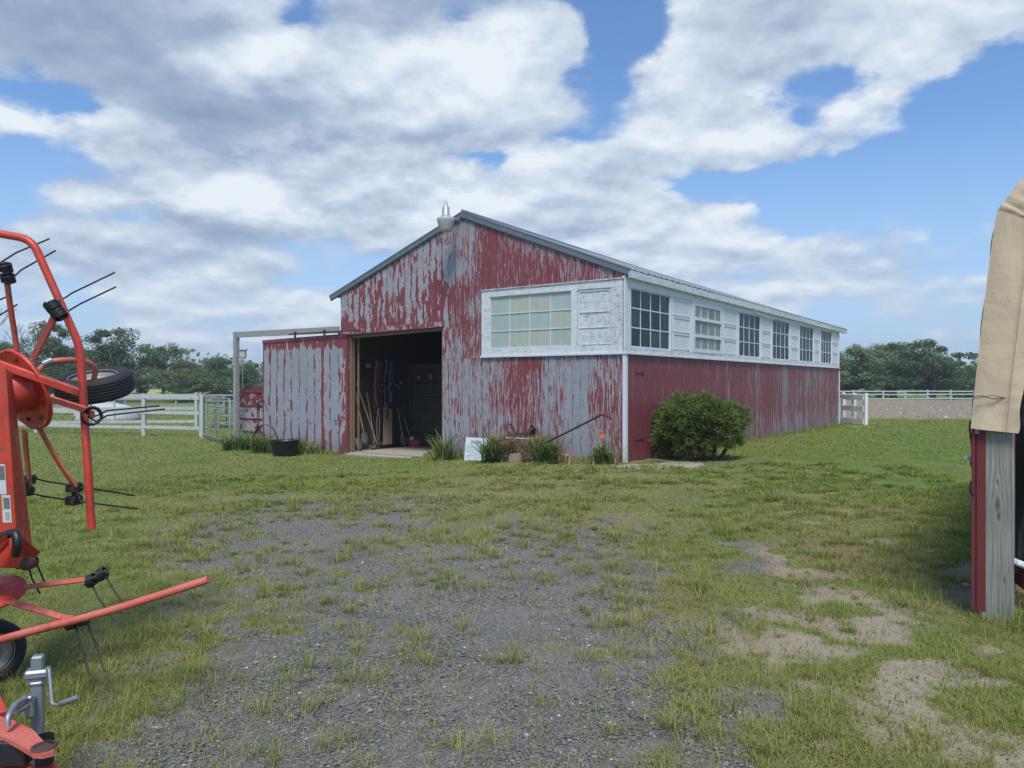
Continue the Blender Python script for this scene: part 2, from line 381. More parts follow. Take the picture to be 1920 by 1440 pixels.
def skyv(px_,py_,w_):
    u=min(28.999,max(0,(px_-32)/64)); i=int(u); fu=u-i; v=float(np.interp(py_,SKY_Y,range(len(SKY_Y)))); v=min(len(SKY_Y)-1.001,v); j=int(v); fv=v-j
    g_=lambda a,b: int(SKY[SKY_Y[a]][w_][b])/9
    return (g_(j,i)*(1-fu)+g_(j,i+1)*fu)*(1-fv)+(g_(j+1,i)*(1-fu)+g_(j+1,i+1)*fu)*fv
# broken-cloud layout: colour ramps over azimuth at a ladder of elevations, blended by elevation
AZ0,AZ1=-.70,.70; NR=17; E0,E1=0.0,.50
s1=t.n('ShaderNodeSeparateXYZ',{0:p1}); ua=t.mr(s1.outputs[0],AZ0,AZ1); ve=t.mr(s1.outputs[1],E0,E1,0,NR-1)
acc=None
for i in range(NR):
    e_=E0+(E1-E0)*i/(NR-1); rp=t.n('ShaderNodeValToRGB',{0:ua}); el_=rp.color_ramp.elements
    rp.color_ramp.interpolation='LINEAR'
    for j in range(30):
        p_=j/29; a_=AZ0+(AZ1-AZ0)*p_; px_=960+F*math.tan(a_); py_=720-F*math.tan(e_)/math.cos(a_)
        x=el_[0] if j==0 else (el_[len(el_)-1] if j==29 else el_.new(p_))
        x.color=(skyv(px_,py_,0),skyv(px_,py_,1),0,1)
    wgt=t.mr(t.math('ABSOLUTE',t.math('SUBTRACT',ve,float(i))),1,0)
    q=t.vscale(rp.outputs[0],wgt); acc=q if acc is None else t.vmath('ADD',acc,q)
sa_=t.n('ShaderNodeSeparateXYZ',{0:acc}); front=t.mr(sp.outputs[1],.1,.3)
inr=t.math('MULTIPLY',front,t.mr(el,.60,.47))
Bd=t.n('ShaderNodeMix',{0:inr,2:.45,3:sa_.outputs[0]},data_type='FLOAT').outputs[0]
Bl=t.n('ShaderNodeMix',{0:inr,2:.55,3:sa_.outputs[1]},data_type='FLOAT').outputs[0]
zz_=t.math('DIVIDE',4.7,t.math('ADD',t.math('MAXIMUM',sp.outputs[2],0.0),.30))
nv=t.vscale(t.n('ShaderNodeCombineXYZ',{0:sp.outputs[0],1:sp.outputs[1],2:.35}).outputs[0],zz_); nA=t.noise(nv,1,7,.57,.0)
nB=t.noise(t.vscale(nv,.968),1,5,.56,.0)
nS=t.noise(t.vmath('MULTIPLY',p0,(3.0,20,1)),1,4,.6,.3)
D=t.math('ADD',t.math('ADD',t.math('MULTIPLY',Bd,1.85),-.78),t.math('MULTIPLY',t.math('SUBTRACT',nA,.5),1.45))
D=t.math('ADD',D,t.math('MULTIPLY',t.math('SUBTRACT',nS,.5),.22))
alpha=t.mr(D,.10,.52,0,1,True)
rel=t.math('MULTIPLY',t.math('SUBTRACT',nA,nB),1.5)
L=t.math('ADD',t.math('MULTIPLY',t.math('SUBTRACT',Bl,.30),1.5),t.math('ADD',rel,t.math('MULTIPLY',t.math('SUBTRACT',nA,.5),.45)))
cr=t.n('ShaderNodeValToRGB',{0:L}); e=cr.color_ramp.elements
e[0].position=0.0; e[0].color=(.23,.30,.42,1); e[1].position=1.0; e[1].color=(.74,.785,.82,1)
x=cr.color_ramp.elements.new(.35); x.color=(.32,.395,.515,1)
x=cr.color_ramp.elements.new(.68); x.color=(.51,.59,.685,1)
cl=t.mix(t.mr(el,.20,.0,0,.65),cr.outputs[0],(.56,.66,.79))
skyc=t.mix(t.mr(el,.30,.0,0,.8),skyc,(.40,.55,.77))
final=t.mix(t.math('MULTIPLY',alpha,.93),skyc,cl)
w.node_tree.links.new(final,bg.inputs[0])

# ---------------------------------------------------------------- ground maps (from world position)
CY=[860,900,940,980,1020,1080,1150,1230,1320,1440]
COV=["9 9 9 9 9 9 9 9 9 9 9 9 9 9 9 9 9","9 9 9 9 9 8 8 7 7 8 8 9 9 8 9 9 9","9 9 9 7 3 3 4 5 6 7 7 8 8 8 9 9 9","9 9 8 4 2 2 3 6 5 6 7 9 8 8 9 9 9","9 9 7 4 2 2 4 3 2 2 6 8 7 7 8 9 8",
"9 9 8 6 3 1 3 3 1 1 4 8 5 6 8 5 8","9 9 8 5 4 2 3 1 1 1 3 7 5 5 7 5 7","9 8 7 5 2 3 1 1 1 1 2 6 5 5 5 5 6","8 7 6 5 3 2 1 1 1 1 3 5 5 5 5 6 8","5 6 5 4 3 1 1 1 1 2 3 5 5 5 5 6 5"]
DRY=["2 2 2 2 2 2 2 2 3 3 3 2 1 0 0 0 0","2 2 2 3 3 3 4 5 5 5 5 3 2 1 1 0 0","2 2 3 4 4 4 5 6 6 6 5 3 3 4 4 1 1","2 3 3 4 4 4 4 5 5 6 5 3 3 4 3 1 1","3 3 3 3 3 4 5 5 5 6 6 3 3 4 3 1 1",
"2 2 3 3 3 4 4 4 5 8 8 4 4 4 3 3 2","2 3 3 3 3 3 4 4 5 8 8 5 3 3 2 3 2","3 3 3 3 3 3 4 5 5 7 6 4 3 3 2 2 2","3 3 3 3 3 4 5 5 6 5 4 4 3 3 2 2 1","3 4 4 3 4 5 5 5 6 5 4 4 3 3 3 3 2"]
COV=np.array([[int(c) for c in r.split()] for r in COV],float)/9; DRY=np.array([[int(c) for c in r.split()] for r in DRY],float)/9
def gmap(G,x,y):
    yy=np.maximum(y,.5); px=960+F*x/yy; py=720+CH*F/yy
    u=np.clip(px/120,0,15.999); i=u.astype(int); fu=u-i
    v=np.interp(py,CY,np.arange(len(CY))); v=np.clip(v,0,len(CY)-1.001); j=v.astype(int); fv=v-j
    return (G[j,i]*(1-fu)+G[j,i+1]*fu)*(1-fv)+(G[j+1,i]*(1-fu)+G[j+1,i+1]*fu)*fv
def cover(x,y):
    b=gmap(COV,x,y); n=fbm(x*2.6,y*2.6,5); n2=fbm(x*.7+9,y*.7+3,3)
    px=960+F*x/np.maximum(y,.5); amp=1.15+1.5*smn((px-1150)/300)
    v=b+(n-.5)*amp*(1-b*.45)+(n2-.5)*.25+(fbm(x*8+2,y*8+6,3)-.5)*1.9*(.3+b)*(1.12-b)
    return smn((v-.38)/.36)
def dry(x,y): return np.clip(gmap(DRY,x,y)*1.3+(fbm(x*.9+40,y*.9,3)-.5)*.7,0,1)
def sand(x,y):
    px=960+F*x/np.maximum(y,.5)
    return smn((px-1330+(fbm(x*1.5+3,y*1.5+8,3)-.5)*420)/160)*smn((y-1.0)/1.0)
def soil(x,y):   # bare reddish earth beside the shed and under the bush
    a=np.exp(-(((x-3.15)/.5)**2+((y-7.0)/1.7)**2)*1.2); b=np.exp(-(((x-3.7)/1.5)**2+((y-15.75)/.55)**2)*1.4)
    return np.clip(a+b,0,1)
# one sheet to the horizon
def axis_pts(lo,hi,step,g,far):
    a=list(np.arange(lo,hi,step)); s=step
    while a[-1]<far: s*=g; a.append(a[-1]+s)
    return a
xr=axis_pts(0,8.5,.07,1.10,800); xs=np.array([-q for q in xr[:0:-1]]+xr)
yr=axis_pts(2.2,15,.07,1.07,900); yb=[2.2-.3*1.25**k*(1) for k in range(1,30)]; ys=np.array(sorted(yb)+yr)
X,Y=np.meshgrid(xs,ys); Z=gzn(X,Y); nx=len(xs); ny=len(ys)
near=(Y<16)&(np.abs(X)<9)
cv=cover(X,Y); dr=dry(X,Y); sa=sand(X,Y); so_=soil(X,Y)
Z=Z+np.where(near,(fbm(X*6,Y*6,3)-.5)*.03+cv*.012,0)
idx=(np.arange(ny-1)[:,None]*nx+np.arange(nx-1)[None,:]).ravel()
fc=np.stack([idx,idx+1,idx+nx+1,idx+nx],1).ravel()
def groundmat():
    m,t,bs,_=newmat('gravel_sand_and_turf'); co=objco(t)
    c=t.attr('cover'); s=t.attr('sand'); d=t.attr('dry'); so=t.attr('soil')
    v=t.vor(co,95,out='Color'); vd=t.vor(co,95); sv=t.n('ShaderNodeSeparateColor',{0:v}).outputs[0]
    st=t.n('ShaderNodeValToRGB',{0:sv}); q=st.color_ramp.elements
    q[0].color=(.070,.071,.075,1); q[1].color=(.42,.42,.40,1); q[1].position=1
    for p_,c_ in((.4,(.105,.106,.11,1)),(.75,(.155,.155,.155,1)),(.95,(.22,.22,.215,1))):
        x=st.color_ramp.elements.new(p_); x.color=c_
    v2=t.n('ShaderNodeSeparateColor',{0:t.vor(co,170,out='Color')}).outputs[0]
    gr=t.mix(.35,st.outputs[0],t.mix(v2,(.07,.07,.078),(.28,.28,.28)))
    big=t.noise(co,.8,5,.6); gr=t.mix(t.mr(big,.4,.7,0,.45),gr,(.10,.10,.105)); 
    brown=t.noise(co,1.7,5,.65); gr=t.mix(t.mr(brown,.45,.75,0,.6),gr,(.21,.185,.14)); gr=t.mix(1.0,gr,(1.30,1.24,1.10),'MULTIPLY')
    sn=t.noise(co,3,7,.65); sn2=t.noise(co,60,3,.6)
    sd_=t.mix(sn,(.30,.24,.165),(.47,.40,.30)); sd_=t.mix(t.mr(sn2,.4,.7,0,.4),sd_,(.22,.17,.12))
    sp_=t.vor(co,16); sd_=t.mix(t.mr(sp_,.16,.12,0,.7),sd_,(.16,.12,.085))
    base=t.mix(s,gr,sd_); base=t.mix(t.math('MULTIPLY',so,.8),base,t.mix(sn,(.13,.075,.04),(.24,.14,.075)))
    gn=t.noise(co,1.3,6,.65); gf=t.noise(t.vmath('MULTIPLY',co,(1,1,1)),28,4,.7); gm=t.noise(t.vmath('MULTIPLY',co,(.5,1,1)),7,5,.7)
    g1=t.mix(t.mr(gn,.3,.7),(.115,.165,.026),(.235,.285,.060)); g1=t.mix(t.mr(gf,.35,.7,0,.6),g1,(.055,.085,.02)); g1=t.mix(t.mr(gm,.45,.75,0,.5),g1,(.26,.30,.09))
    g1=t.mix(t.mr(d,.1,1,0,.75),g1,(.27,.225,.11))
    cn=t.mr(t.math('ADD',c,t.math('MULTIPLY',t.math('SUBTRACT',gf,.5),.8)),.35,.8)
    colr=t.mix(t.math('MULTIPLY',cn,t.mr(so,0,1,1,.35)),base,g1)
    setp(t,bs,Base_Color=colr,Roughness=.92,Specular_IOR_Level=.2)
    h=t.math('ADD',t.math('MULTIPLY',vd,-1.0),t.math('MULTIPLY',gf,.9)); setp(t,bs,Normal=t.bump(h,.012,.9)); return m
M['ground']=groundmat()
me=npmesh('ground',np.stack([X.ravel(),Y.ravel(),Z.ravel()],1),fc,np.full(len(idx),4),M['ground'],
   {'cover':cv.ravel(),'dry':dr.ravel(),'sand':sa.ravel(),'soil':so_.ravel()},smooth=True)
tag(mobj('ground',me),kind='structure')

# ---------------------------------------------------------------- barn frame
B0=Vector((2.29,15.6,0)); SD=Vector((.5847,.8112,0)); TD=Vector((-.8112,.5847,0)); BR=math.atan2(.8112,.5847)
def bw(s,tt,z=0): return B0+SD*s+TD*tt+Vector((0,0,z))
def tpx(px,o=0.0):   # facade coordinate t seen at photo column px, on the plane o metres in front
    k=(px-960)/F; x0=B0.x-SD.x*o; y0=B0.y-SD.y*o
    return (x0-k*y0)/(-TD.x+k*TD.y)
def spx(px):
    k=(px-960)/F; return (B0.y*k-B0.x)/(SD.x-SD.y*k)
def in_barn(x,y,pad=0.0):
    dx=x-B0.x; dy=y-B0.y; s=dx*SD.x+dy*SD.y; tt=dx*TD.x+dy*TD.y
    return (s>-pad)&(s<18+pad)&(tt>-pad)&(tt<8.44+pad)
barn=empty('barn',B0,BR,'long low barn with peeling red and grey boards, white window band and open sliding door','barn')
W_=8.44; LN=17.97; TW=W_/2
def RT(tt): return 5.62-(.393 if tt<TW else .361)*abs(tt-TW)
def ztop(tt): return RT(tt)-.07
PK={420:"0 0 0 0 0 0 0 0 5 6 6 5 2 3 0 0 0 0 0 0 0 0 0 0 0",440:"0 0 0 0 0 0 0 4 6 6 6 5 1 0 2 4 4 0 0 0 0 0 0 0 0",460:"0 0 0 0 0 4 5 6 6 6 6 5 1 0 1 2 4 4 4 4 0 0 0 0 0",
480:"0 0 0 0 4 5 6 8 7 5 6 5 1 0 1 1 1 2 4 4 4 4 4 0 0",500:"0 0 0 4 4 5 5 8 6 6 7 5 1 0 1 1 2 1 1 2 2 3 4 4 4",520:"0 0 4 5 6 7 6 7 3 5 6 3 0 0 1 1 1 1 1 1 2 2 3 3 3",540:"3 4 5 4 7 7 6 5 2 2 2 1 1 1 1 1 1 1 1 1 2 2 2 2 2",
560:"5 5 5 3 3 3 5 3 2 1 1 3 1 1 1 1 1 1 1 1 1 1 1 1 1",580:"5 4 5 5 5 5 6 4 2 3 2 4 4 3 3 3 3 3 3 3 3 3 3 3 3",600:"3 5 5 4 4 3 4 6 1 5 2 2 2 2 2 2 2 2 2 2 2 2 2 2 2",620:"1 2 2 1 2 1 1 2 1 4 3 2 2 2 2 2 2 2 2 2 2 2 2 2 2",
640:"3 3 3 3 3 3 3 3 3 5 5 2 2 2 2 2 2 2 2 2 2 2 2 2 2",664:"3 3 3 3 3 3 3 3 4 5 5 3 4 4 4 3 3 3 4 4 4 4 4 4 4",685:"3 3 3 3 3 3 3 3 7 6 5 6 5 5 5 2 1 4 7 7 7 7 6 6 4",
705:"3 3 3 3 3 3 3 3 7 6 5 6 5 6 5 2 3 5 6 8 8 7 6 5 4",725:"3 3 3 3 3 3 3 3 7 6 5 7 6 5 4 3 4 5 6 7 8 7 5 4 4",745:"3 3 3 3 3 3 3 3 6 6 5 7 6 4 4 3 4 5 6 7 8 6 4 4 4",
765:"3 3 3 3 3 3 3 3 6 5 5 6 6 5 3 4 4 5 5 7 8 5 4 4 4",785:"3 3 3 3 3 3 3 3 5 5 5 6 5 5 4 5 4 4 6 7 8 6 5 4 4",805:"3 3 3 3 3 3 3 3 4 8 6 5 5 5 5 4 3 5 6 6 8 7 6 4 3",
825:"3 3 3 3 3 3 3 3 4 7 6 5 5 5 5 5 3 5 5 6 9 7 6 4 3",845:"3 3 3 3 3 3 3 3 4 4 5 5 5 5 5 5 4 5 6 7 9 7 6 5 3",870:"2 2 2 2 2 2 2 2 3 3 4 4 4 4 4 4 3 4 4 5 6 5 4 4 2"}
PKY=sorted(PK); PKM=[[int(c)/9 for c in PK[y].split()] for y in PKY]
def fbias(tt,z):
    p=bw(0,tt,z); px=960+F*p.x/p.y; py=720-F*(z-CH)/p.y
    u=min(23.999,max(0,(px-640)/22)); i=int(u); fu=u-i
    v=float(np.interp(py,PKY,range(len(PKY)))); v=min(len(PKY)-1.001,v); j=int(v); fv=v-j
    b=(PKM[j][i]*(1-fu)+PKM[j][i+1]*fu)*(1-fv)+(PKM[j+1][i]*(1-fu)+PKM[j+1][i+1]*fu)*fv
    return .12+b*.80-(.07 if z<2.2 else 0)
def boards(mb,ax,u0,u1,zb,zt,bias,fine,bwid=.203,thick=.02,off=0.0,gap=.009,nu=5,dz=.11,edge=.0,flip=1,rseed=0):
    """vertical boards; ax 'f': along t on plane s=-off ; 's': along s on plane t=-off"""
    rr=random.Random(rseed*31+int(u0*100)); n=max(1,round((u1-u0)/bwid)); bw_=(u1-u0)/n
    B=mb.at.setdefault('bias',[]);R=mb.at.setdefault('rnd',[]);Fi=mb.at.setdefault('fine',[])
    for k in range(n):
        a=u0+k*bw_+gap/2; b=u0+(k+1)*bw_-gap/2; r=rr.random(); jit=rr.uniform(-.0015,.0015)
        mid=(a+b)/2; zlo=zb(mid) if callable(zb) else zb
        zm=max((zt(a) if callable(zt) else zt),(zt(b) if callable(zt) else zt)); nz=max(1,int((zm-zlo)/dz))
        us=[a]+[a+(b-a)*i/nu for i in range(nu+1)]+[b]
        o0=len(mb.v)
        for jz in range(nz+1):
            for iu,u in enumerate(us):
                top=zt(u) if callable(zt) else zt
                z=zlo+(top-zlo)*jz/nz
                d=(-off-thick-jit) if 0<iu<len(us)-1 else -off+.002
                mb.v.append((d,u,z) if ax=='f' else (u,d,z))
                e=abs((u-mid)/(b-a)*2); bb=bias(u,z)-edge*sm((e-.45)/.5)+ (r-.5)*.20
                B.append(bb); R.append(r+ (jz*0)); Fi.append(fine(u,z) if callable(fine) else fine)
        m_=len(us)
        for jz in range(nz):
            for iu in range(m_-1):
                q=o0+jz*m_+iu
                f=(q,q+m_,q+m_+1,q+1) if ax=='f' else (q,q+1,q+m_+1,q+m_)
                mb.f.append(f); mb.m.append(0); mb.sm.append(False)
def finef(u,z):
    return .2 if (z>2.3 and u>4.6) else (.85 if z>2.3 else .75)
fw=MB()
boards(fw,'f',8.15,8.44,-.45,ztop,fbias,finef,edge=.12)
boards(fw,'f',4.86,8.15,2.97,ztop,fbias,finef,edge=.22)
boards(fw,'f',3.64,4.86,2.20,ztop,fbias,finef,edge=.05)
boards(fw,'f',3.64,4.86,-.45,2.195,fbias,finef,edge=.05,rseed=5)
boards(fw,'f',0.03,3.64,3.74,ztop,fbias,finef,edge=.0)
boards(fw,'f',0.03,3.64,-.45,2.23,fbias,finef,edge=.05,rseed=2)
fw.build('front_wall',M['redpeel'],barn)
# side wall
def sbias(s,z):
    b=.06+.10*sm((s-4)/5)
    if z<1.0: b+=.20*sm((s-5)/4)*sm((1.0-z)/.6)
    b+=sm((z-.5)/.9)*(.15*math.exp(-((s-14.3)/1.8)**2)+.35*math.exp(-((s-5.75)/.14)**2)*sm((z-.8)/.6)+.18*math.exp(-((s-8.2)/.4)**2)+.22*math.exp(-((s-10.8)/.5)**2))
    b+=.12*math.exp(-((s-2.6)/.15)**2)*(z>1.9)+.05*sm((s-9)/4)
    return b+.10
sw=MB(); boards(sw,'s',.03,LN,-.12,2.22,sbias,.8,bwid=.2,edge=.0,dz=.16,nu=3,gap=.008,rseed=4)
sw.build('side_wall',M['redside'],barn)
# backing sheets added behind the boards to block light through gaps; rear walls
bk=MB()
def quadbox(mb,a,b,mat=0): mb.box(((a[0]+b[0])/2,(a[1]+b[1])/2,(a[2]+b[2])/2),(abs(b[0]-a[0]),abs(b[1]-a[1]),abs(b[2]-a[2])),None,mat)
for (u0,u1,z0,z1) in ((8.16,8.43,-.45,3.8),(3.66,4.84,-.45,4.9),(.04,3.66,-.45,2.24),(.04,3.66,3.72,3.85),(8.36,8.42,-.45,3.9)): quadbox(bk,(.008,u0,z0),(.05,u1,z1))
bk.add([(.006,8.15,2.98),(.006,4.86,2.98),(.006,4.86,ztop(4.86)-.03),(.006,8.15,ztop(8.15)-.03)],[(0,1,2,3)])
bk.add([(.006,3.66,3.85),(.006,.03,3.85),(.006,.03,ztop(.03)-.03),(.006,3.66,ztop(3.66)-.03)],[(0,1,2,3)])
bk.add([(.006,4.86,4.0),(.006,3.66,4.0),(.006,3.66,ztop(3.66)-.03),(.006,TW,5.5),(.006,4.86,ztop(4.86)-.03)],[(0,1,2,3,4)])
quadbox(bk,(.05,.008,-.2),(LN-.02,.05,2.22)); quadbox(bk,(.05,8.37,-.45),(LN-.02,8.43,3.95))
quadbox(bk,(LN-.05,.06,-.2),(LN,W_-.05,3.76)); bk.add([(LN-.02,0,3.74),(LN-.02,W_,3.74),(LN-.02,TW,5.1)],[(0,1,2)])
bk.build('light_block_backing',M['darkwood'],barn)
lw=MB(); boards(lw,'s',.0,LN,-.5,lambda u:3.86-u*.0075,lambda s,z:.4,.6,off=-W_-.02,thick=.0,dz=.5,nu=1,rseed=9)
bw2=MB(); boards(bw2,'f',0,W_,-.3,lambda u:ztop(u)-.13-.30*max(0,1-abs(u-TW)/TW),lambda s,z:.4,.6,off=-LN-.01,thick=0,dz=.5,nu=1,rseed=8)
lw.build('rear_side_wall',M['redpeel'],barn); bw2.build('back_wall',M['redpeel'],barn)
# roof: the old ridge and eaves sag toward the far end
def sag(mb):
    mb.v=[(x,y,z-(x/18.85)*(.13+.30*max(0,1-abs(y-TW)/TW))) for x,y,z in mb.v]; return mb
rf=MB(); S0=-.05; S1=LN+.88; E=.10; EL=.36
for sg in(-1,1):
    te=-E if sg<0 else W_+EL; npan=61; prof=[]
    k=int((S1-S0)/.305)
    ss=[]
    for i in range(k+1):
        s=S0+i*(S1-S0)/k; ss+= [(s-.035,0),(s-.018,.024),(s+.018,.024),(s+.035,0)]
    ss=[(max(S0,min(S1,a)),h) for a,h in ss]
    vs=[];
    for (a,h) in ss:
        vs.append((a,TW,RT(TW)+h)); vs.append((a,te,RT(te)+h))
    n=len(ss); fs=[(2*i,2*i+1,2*i+3,2*i+2) if sg>0 else (2*i,2*i+2,2*i+3,2*i+1) for i in range(n-1)]
    rf.add(vs,fs)
    vs2=[(a,tt_,z-.02) for (a,tt_,z) in [(S0,TW,RT(TW)),(S1,TW,RT(TW)),(S1,te,RT(te)),(S0,te,RT(te))]]
    rf.add(vs2,[(0,1,2,3)])
rf.tube([(S0-.01,TW,RT(TW)+.02),(S1,TW,RT(TW)+.02)],.05,6)
sag(rf); roof=rf.build('roof',M['roof'],barn)
for sg in(-1,1):
    tr=MB(); te=-E-.01 if sg<0 else W_+EL+.01
    a=Vector((S0-.012,TW,RT(TW)-.065)); b=Vector((S0-.012,te,RT(te)-.065))
    nrm=Vector((0,sg*.412,1)).normalized()
    tr.bar(a,b,.022,.10,nrm)
    tr.bar(a+Vector((.012,0,0))+nrm*.068,b+Vector((.012,0,0))+nrm*.068,.06,.03,nrm)
    tr.bar(a+Vector((.018,0,0))-nrm*.062,b+Vector((.018,0,0))-nrm*.062,.03,.02,nrm)
    a2=a.copy(); a2.x=S1; b2=b.copy(); b2.x=S1; sag(tr); tr.build('rake_trim',M['trimgrey'],roof)
    tr=MB(); tr.bar(a2,b2,.022,.15,nrm); sag(tr); tr.build('end_trim',M['trimgrey'],roof)
fa=MB(); fa.at={'bias':[],'rnd':[],'fine':[]}
def fattr(mb,b=.5,f=.8):
    k=len(mb.v)-len(mb.at['bias']); r=rnd.random()
    mb.at['bias']+= [b]*k; mb.at['rnd']+= [r]*k; mb.at['fine']+= [f]*k
segs=[(S0,4.6,.52),(4.62,9.1,.50),(9.12,13.1,.60),(13.13,16.2,.52),(16.25,S1,.7)]
for a,b,bi in segs:
    fa.bar((a,-E-.012,RT(-E)-.095),(b,-E-.012,RT(-E)-.095+rnd.uniform(-.012,.012)),.022,.15); fattr(fa,bi*.8)
sag(fa); fa.build('fascia_board',M['whitepeel'],roof)
sf=MB(); sf.box(((S0+S1)/2,-E/2-.003,RT(-E)-.165),(S1-S0-.05,E-.012,.012)); sf.at={'bias':[.35]*len(sf.v),'rnd':[.3]*len(sf.v),'fine':[.5]*len(sf.v)}
sf.tube([(7.6,-.12,3.70),(9.0,-.09,3.62),(10.4,-.07,3.66)],.010,5); fattr(sf)
sag(sf); sf.build('soffit',M['whitepeel'],roof)
# corner post, band trim
ct=MB(); ct.at={'bias':[],'rnd':[],'fine':[]}
ct.box((-.012,-.012,.98),(.09,.075,2.52)); fattr(ct,.12,.5)
ct.build('corner_board',M['whitepeel'],barn); ct=MB(); ct.at={'bias':[],'rnd':[],'fine':[]}
ct.box((LN+.01,-.012,.98),(.07,.075,2.3)); fattr(ct,.12,.5)
ct.build('corner_board',M['whitepeel'],barn)
# ---- front white box with papered window
fb=MB(); fb.at={'bias':[],'rnd':[],'fine':[]}
def fbx(u0,u1,z0,z1,d0=-.03,d1=.0,b=.34,f=.5): quadbox(fb,(d0,u0,z0),(d1,u1,z1)); fattr(fb,b,f)
w0,w1,wz0,wz1=1.247,3.42,2.40,3.575
fbx(0.0,3.655,3.58,3.735,-.045,.02,.40); fbx(0.0,3.655,2.245,2.395,-.045,.02,.38)
fbx(3.42,3.655,2.396,3.579,-.045,.02,.40); fbx(1.10,1.247,2.396,3.579,-.045,.02,.36); fbx(.0,.30,2.396,3.579,-.045,.02,.50)
for i,(a,b) in enumerate(((2.396,2.77),(2.775,3.10),(3.105,3.3),(3.305,3.579))): fbx(.302,1.098,a,b,-.022+.003*(i%2),.02,.46)
fbx(-.05,3.67,2.205,2.244,-.07,.02,.30); fbx(-.02,3.66,3.736,3.76,-.065,.02,.55)
for a,b in((2.43,3.54),):  # moulding round the blank panel
    for u in(.33,1.07): fbx(u-.012,u+.012,a,b,-.034,-.018,.3)
for z in(2.43,2.775,3.10,3.54): fbx(.343,1.057,z-.010,z+.010,-.034,-.018,.3)
fb.build('front_window_surround',M['whitepeel'],barn)
def window(name,ax,u0,u1,z0,z1,cols,rows,off,paneM,mun=.018,frame=.02,label=None,hrail=None):
    wn=MB(); wn.at={'bias':[],'rnd':[],'fine':[]}
    def q(a,b,c,d,d0,d1):
        if ax=='f': quadbox(wn,(d0,a,c),(d1,b,d))
        else: quadbox(wn,(a,d0,c),(b,d1,d))
        fattr(wn,.30,.5)
    q(u0,u0+frame,z0,z1,-off-.012,.02-off); q(u1-frame,u1,z0,z1,-off-.012,.02-off)
    q(u0+frame,u1-frame,z0,z0+frame,-off-.012,.02-off); q(u0+frame,u1-frame,z1-frame,z1,-off-.012,.02-off)
    for i in range(1,cols):
        u=u0+(u1-u0)*i/cols; q(u-mun/2,u+mun/2,z0+frame,z1-frame,-off-.006,.014-off)
    for j in range(1,rows):
        z=z0+(z1-z0)*j/rows; h=(hrail or mun)/2; d=-off-.008 if not hrail else -off-.03
        q(u0+frame,u1-frame,z-h,z+h,d,.016-off)
    fr=wn.build('window',M['whitepeel'],barn)
    pn=MB(); pn.at={'rnd':[]}
    for i in range(cols):
        for j in range(rows):
            a=u0+(u1-u0)*i/cols+.002; b=u0+(u1-u0)*(i+1)/cols-.002; c=z0+(z1-z0)*j/rows+.002; d=z0+(z1-z0)*(j+1)/rows-.002
            tl=rnd.uniform(-.004,.004); tk=rnd.uniform(-.004,.004)
            if ax=='f': pn.add([(.006-off+tl,a,c),(.006-off-tl,b,c),(.006-off-tk,b,d),(.006-off+tk,a,d)],[(0,3,2,1)])
            else: pn.add([(a,.006-off+tl,c),(b,.006-off-tl,c),(b,.006-off-tk,d),(a,.006-off+tk,d)],[(0,1,2,3)])
            pn.at['rnd']+= [PANE.pop(0) if PANE else rnd.random()]*4
    pn.build('pane',paneM,fr)
    return fr
# order: columns start at the corner side (right in the photo), rows from the bottom
PANE=[.65,.65+.0,.1, .7,.3,.3, .5,.1,.5, .1,.1,.5]
PANE=[.5,.3,.9, .7,.9,.7, .3,.1,.3, .1,.1,.5]
window('window','f',w0,w1,wz0,wz1,4,3,.012,M['tint'],mun=.016,frame=.018)['label']='papered twelve pane window in pale green and cream'
PANE=[]
# ---- side white band
sbd=MB(); sbd.at={'bias':[],'rnd':[],'fine':[]}
WIN=[(.215,2.146),(3.45,5.31),(6.62,8.42),(9.57,11.34),(12.49,14.23),(15.24,16.80)]
def sbx(a,b,c,d,d0=-.03,d1=.02,bi=.16,f=.5): quadbox(sbd,(a,d0,c),(b,d1,d)); fattr(sbd,bi+.13,f)
sbx(-.045,LN+.03,2.235,2.36,-.032,.03,.30); sbx(-.045,LN+.03,3.575,3.80,-.032,.03,.10)
sbx(-.075,LN+.05,2.205,2.234,-.075,.03,.28)
prev=-.045
for i,(a,b) in enumerate(WIN+[(LN+.03,LN+1)]):
    if i==0: sbx(prev,a,2.361,3.574,-.032,.03,.12)
    else:
        pe=prev; wdt=a-pe
        sbx(pe,pe+.10,2.361,3.574,-.036,.03,.12); sbx(a-.10,a,2.361,3.574,-.036,.03,.12)
        m0,m1=pe+.101,a-.101
        sbx(m0,m1,2.361,3.574,-.015,.03,.14)
        if m1-m0>.35:
            nb=1 if m1-m0<1.3 else 1
            for (z0,z1) in((2.40,2.74),(2.80,3.12),(3.18,3.52)):
                for z in(z0,z1): sbx(m0+.08,m1-.10,z-.012,z+.012,-.028,-.014,.1)
                for u in(m0+.08,m1-.10): sbx(u-.012,u+.012,z0,z1,-.0275,-.014,.1)
    prev=b
sbd.build('side_window_band',M['whitepeel'],barn)
for i,(a,b) in enumerate(WIN):
    if i==1:
        fr=window('window','s',a,b,2.361,3.574,4,3,.03,M['paleglass'],mun=.02,frame=.09,hrail=.075); fr['label']='three light window with thick white rails and a curtain'
    else: window('window','s',a,b,2.361,3.574,4,3,.0,M['glass'],mun=.024,frame=.025)
